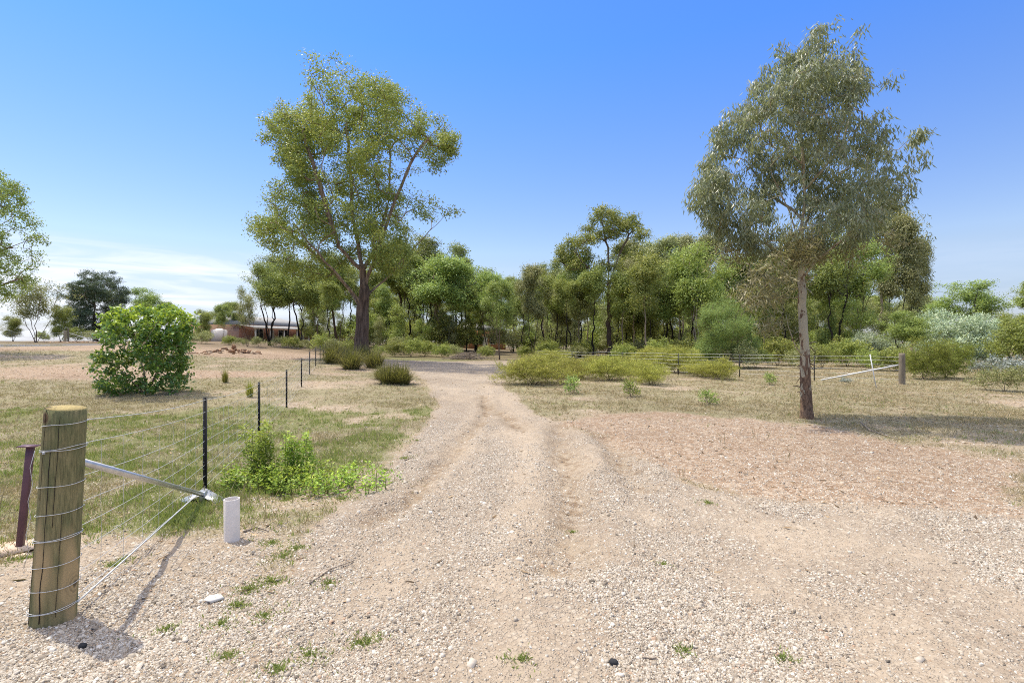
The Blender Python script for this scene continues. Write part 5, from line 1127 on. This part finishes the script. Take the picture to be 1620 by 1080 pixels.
#@SCATTER
# ------------------------------------------------------------------ gravel, grass and litter
def scatter(n, rng, ylo, yhi, dens=None, pw=1.0):
    "points in the view wedge, even per area"
    Y = np.sqrt(rng.uniform(ylo**2, yhi**2, n)) if pw == 1 else ylo*(yhi/ylo)**rng.random(n)
    X = rng.uniform(-1.14, 1.14, n)*Y+rng.uniform(-.4, .4, n); return X, Y
def stones(nm, X, Y, S_, rng, mat, tint, flat=.55):
    n = len(X); Zh = Hf(X, Y)
    base = np.array([(x, y, z) for x in (-1, 1) for y in (-1, 1) for z in (-1, 1)], float)
    B = base[None]*np.array([1, .8, 1])+rng.normal(size=(n, 8, 3))*.28
    B = B*np.array([.62, .62, .62*flat]); B[:, :, 2] *= rng.uniform(.6, 1.3, n)[:, None]
    top = B[:, :, 2] > 0; B[:, :, :2] *= np.where(top, .78, 1.0)[..., None]
    a = rng.uniform(0, 2*PI, n); ca, sa = np.cos(a)[:, None], np.sin(a)[:, None]
    x = B[..., 0]*ca-B[..., 1]*sa; y = B[..., 0]*sa+B[..., 1]*ca; tl = rng.normal(size=(n, 2, 1))*.18; z = B[..., 2]+x*tl[:, 0]+y*tl[:, 1]
    V_ = np.stack([X[:, None]+x*S_[:, None], Y[:, None]+y*S_[:, None], (Zh+S_*flat*.30)[:, None]+z*S_[:, None]], -1).reshape(-1, 3)
    fb = np.array([(0,1,3,2),(4,6,7,5),(0,4,5,1),(2,3,7,6),(1,5,7,3)]); f_ = (np.arange(n)[:, None, None]*8+fb[None]).reshape(-1, 4)
    o = obj(nm, np_mesh(nm, V_, f_, mat, {'tint': np.repeat(tint, 8)})); return o
def stone_mat():
    m, t, b = newmat('loose_stones', .88, .2); ti = attr(t, 'tint')
    c = ramp(t, ti, [(0, (.14,.12,.10)), (.12, (.33,.28,.23)), (.45, (.52,.46,.39)), (.72, (.66,.60,.53)), (.82, (.80,.77,.72)), (.88, (.52,.41,.31)), (1, (.46,.30,.21))])
    g = nnode(t, 'ShaderNodeNewGeometry').outputs['Position']; n = noise(t, g, 90, 3, .6).outputs[0]; c = mixc(t, mrange(t, n, .35, .65, 0, .25), c, (.3,.24,.18)); c = mixc(t, 1.0, c, (.865, .855, .81), 'MULTIPLY'); t.links.new(c, b.inputs['Base Color']); return m
M['stones'] = stone_mat()
rng = np.random.default_rng(101)
X, Y = scatter(640000, rng, 2.0, 10.5, pw=2)
Zn = zones(X, Y); pn = fbm(X*1.1, Y*.75, 51, 4)*1.6; fine = fbm(X*5, Y*5, 111, 2)
pr = Zn['gravel']*np.clip(.50+1.3*pn+.5*fine, .06, 1)*(1-.75*Zn['gut'])*(1-.6*Zn['trk'])+Zn['ldirt']*np.clip(.42+.8*pn+.6*fine, .05, 1)*(1-Zn['gravel'])+.20*Zn['red']+.12*(1-Zn['gravel'])*(1-Zn['ldirt'])
k = rng.random(len(X)) < pr*.85; X, Y = X[k], Y[k]
S_ = np.exp(rng.normal(math.log(.0052), .42, len(X)))*(1+.03*Y); ti = np.clip(rng.normal(.46, .22, len(X)), .0, .80); r2 = rng.random(len(X)); ti = np.where(r2 < .045, rng.uniform(.85, 1, len(X)), ti); ti = np.where((r2 > .045) & (r2 < .10), rng.uniform(0, .1, len(X)), ti)
tag(stones('gravel_stones', X, Y, S_, rng, M['stones'], ti), 'loose pale crushed gravel', 'gravel', None, 'stuff')
# bigger stones and flakes
X, Y = scatter(15000, rng, 2.0, 26); Zn = zones(X, Y)
pr = Zn['gravel']*.07+Zn['gut']*1.3+Zn['ldirt']*.45*(1-Zn['gravel'])+.30*Zn['red']+.08
k = rng.random(len(X)) < pr*.55; X, Y = X[k], Y[k]; S_ = np.minimum(np.exp(rng.normal(math.log(.018), .38, len(X))), .034)*(1+.012*Y)
ti = np.clip(rng.normal(.50, .17, len(X)), .1, .76); Zr = zones(X, Y)['red']; ti = np.where(rng.random(len(X)) < Zr*.4, rng.uniform(.84, .92, len(X)), ti)
tag(stones('scattered_stones', X, Y, S_, rng, M['stones'], ti, .38), 'larger flat stones strewn over the dirt', 'stones', None, 'stuff')
# litter: bark flakes, dry leaves
def ground_leaves(nm, n, ylo, yhi, rng, prf, Ls, Ws, mat, label, pw=1, flatd=.15, cat='leaf litter', clump=None):
    X, Y = scatter(n, rng, ylo, yhi, pw=pw); Zn = zones(X, Y); k = rng.random(n) < prf(X, Y, Zn); X, Y = X[k], Y[k]; m = len(X); a = rng.uniform(0, 2*PI, m)
    D = np.c_[np.cos(a), np.sin(a), rng.normal(size=m)*flatd]; P = np.c_[X, Y, Hf(X, Y)+.006]; s = (1+.02*Y)*rng.uniform(.6, 1.5, m)
    S_ = np.tile([0, 0, 1.], (m, 1))+rng.normal(size=(m, 3))*.35
    Sd = np.cross(D, S_)
    v, f, at = leaf_quads(P, D, Ls*s, Ws*s, rng, rng.random(m), S_); tag(obj(nm, np_mesh(nm, v, f, mat, {'tint': at})), label, cat, None, 'stuff')
ground_leaves('leaf_litter', 120000, 3.0, 34, rng, lambda X, Y, Z_: (1-Z_['gravel'])*(1-.7*Z_['red'])*np.clip(.55+fbm(X*.6, Y*.6, 121, 3), .05, 1)*(X > 0.5)+.20*(X < .5)*(1-Z_['gravel'])+.03*Z_['gravel'], .06, .016, M['litter'], 'dry leaves and bark flakes on the bare ground')
# grass blades
def blades(nm, n, ylo, yhi, rng, prf, h, w_, mat, label, per=5, pw=2, lean=.6, far=.045, cat='grass'):
    X, Y = scatter(n, rng, ylo, yhi, pw=pw); Zn = zones(X, Y); k = rng.random(n) < prf(X, Y, Zn); X, Y = np.repeat(X[k], per), np.repeat(Y[k], per); m = len(X)
    X = X+rng.normal(size=m)*.018; Y = Y+rng.normal(size=m)*.018
    a = rng.uniform(0, 2*PI, m); l = rng.uniform(.1, 1, m)*lean; D = np.c_[np.cos(a)*l, np.sin(a)*l, np.full(m, .75)]
    P = np.c_[X, Y, Hf(X, Y)-.004]; s = rng.uniform(.45, 1.3, m)*(1+.02*Y)
    v, f, at = leaf_quads(P, D, h*s, w_*(1+far*Y)*rng.uniform(.7, 1.3, m), rng, np.clip(rng.random(m)*.7+.3*rng.random(), 0, 1))
    tag(obj(nm, np_mesh(nm, v, f, mat, {'tint': at})), label, cat, None, 'stuff')
blades('green_grass', 260000, 2.4, 34, rng, lambda X, Y, Z_: np.clip(Z_['green']*1.0, 0, 1)**1.3*np.clip(.35+1.5*fbm(X*3, Y*3, 131, 3), 0, 1), .055, .0055, M['grass_green'], 'short green grass and low weeds', 5)
blades('dry_grass', 330000, 2.6, 40, rng, lambda X, Y, Z_: np.clip(Z_['dry']*.9-.1, 0, 1)*np.clip(.60+1.3*fbm(X*2.5, Y*2.5, 133, 2), 0, 1)*(1-Z_['green']*.6), .060, .005, M['grass_dry'], 'short dry grass over the bare ground', 4, lean=1.3)
blades('dry_stalks', 9000, 4.0, 40, rng, lambda X, Y, Z_: np.clip(Z_['dry']+Z_['green']*.6, 0, 1)*np.clip(.1+1.3*fbm(X*.8, Y*.8, 141, 3), 0, 1), .17, .006, M['grass_dry'], 'standing dead grass stalks', 3, lean=.45)
def clumps(nm, spots, rng, label, mat, h, w_, per, rad):
    P, D = [], []; 
    for u, v, sc_ in spots:
        x, y, z = gp(u, v); n = int(per*sc_); a = rng.uniform(0, 2*PI, n); q = rad*sc_*1.3*np.abs(rng.normal(size=n))*np.clip(.6+.5*vn(np.cos(a)*1.7+u, np.sin(a)*1.7, 5), .2, 1.2); X = x+np.cos(a)*q; Y = y+np.sin(a)*q*.8
        P.append(np.c_[X, Y, Hf(X, Y)-.003]); b_ = rng.uniform(0, 2*PI, n); l = rng.uniform(.2, 1.2, n); D.append(np.c_[np.cos(b_)*l, np.sin(b_)*l, np.full(n, .7)])
    P = np.vstack(P); D = np.vstack(D); m = len(P); v, f, at = leaf_quads(P, D, h*rng.uniform(.4, 1.2, m), w_*rng.uniform(.7, 1.3, m), rng, rng.random(m)*.8)
    tag(obj(nm, np_mesh(nm, v, f, mat, {'tint': at})), label, 'grass', None, 'stuff')
clumps('weed_patches', [(395,935,1.2),(375,960,.8),(430,920,.9),(350,990,.6),(420,975,.7),(520,925,.5),(490,1040,.9),(585,1018,.6),(570,1022,.5),(825,1045,.5),(1080,1032,.5),(1240,1044,.35),(265,995,.5),(440,1060,.6),(195,888,.6),(180,895,.5),(45,882,1.0),(20,886,1.0),(8,800,1.3),(660,697,.4),(605,705,.5),(640,640,.8),(590,655,.7),(1120,795,.5),(905,842,.3),(430,860,.8),(470,868,.7),(450,880,.8),(540,790,1.6),(590,770,1.8),(610,745,1.4),(520,742,1.8),(350,745,2.0),(380,790,1.8),(300,800,1.6),(455,790,1.8),(340,775,1.5),(250,815,1.8),(640,725,.8),(560,735,1.6),(150,760,2.),(220,780,1.8),(90,800,1.8),(360,1040,.5),(1050,895,.3)], rng, 'small green weed patches on the gravel and dirt', M['grass_green'], .036, .006, 210, .13)
# repeats that nothing but their place tells apart: say which one, counted from the left
ordn = ['first', 'second', 'third', 'fourth', 'fifth', 'sixth', 'seventh', 'eighth', 'ninth']
same = {}
for o in COL.objects:
    if o.parent is None and o.get('label') and o.get('kind') is None: same.setdefault(o['label'], []).append(o)
for lb_, os_ in same.items():
    if 1 < len(os_) <= 9:
        os_.sort(key=lambda o: o.location.x/max(o.location.y, .1))
        for k, o in enumerate(os_): o['label'] = lb_+', '+ordn[k]+' from left'
for o in COL.objects:
    if o.get('label') and not 4 <= len(o['label'].split()) <= 16: print('LABEL', o.name, len(o['label'].split()), o['label'])
import sys
print('SCENE verts', sum(len(o.data.vertices) for o in bpy.data.objects if o.type == 'MESH'), file=sys.stderr)
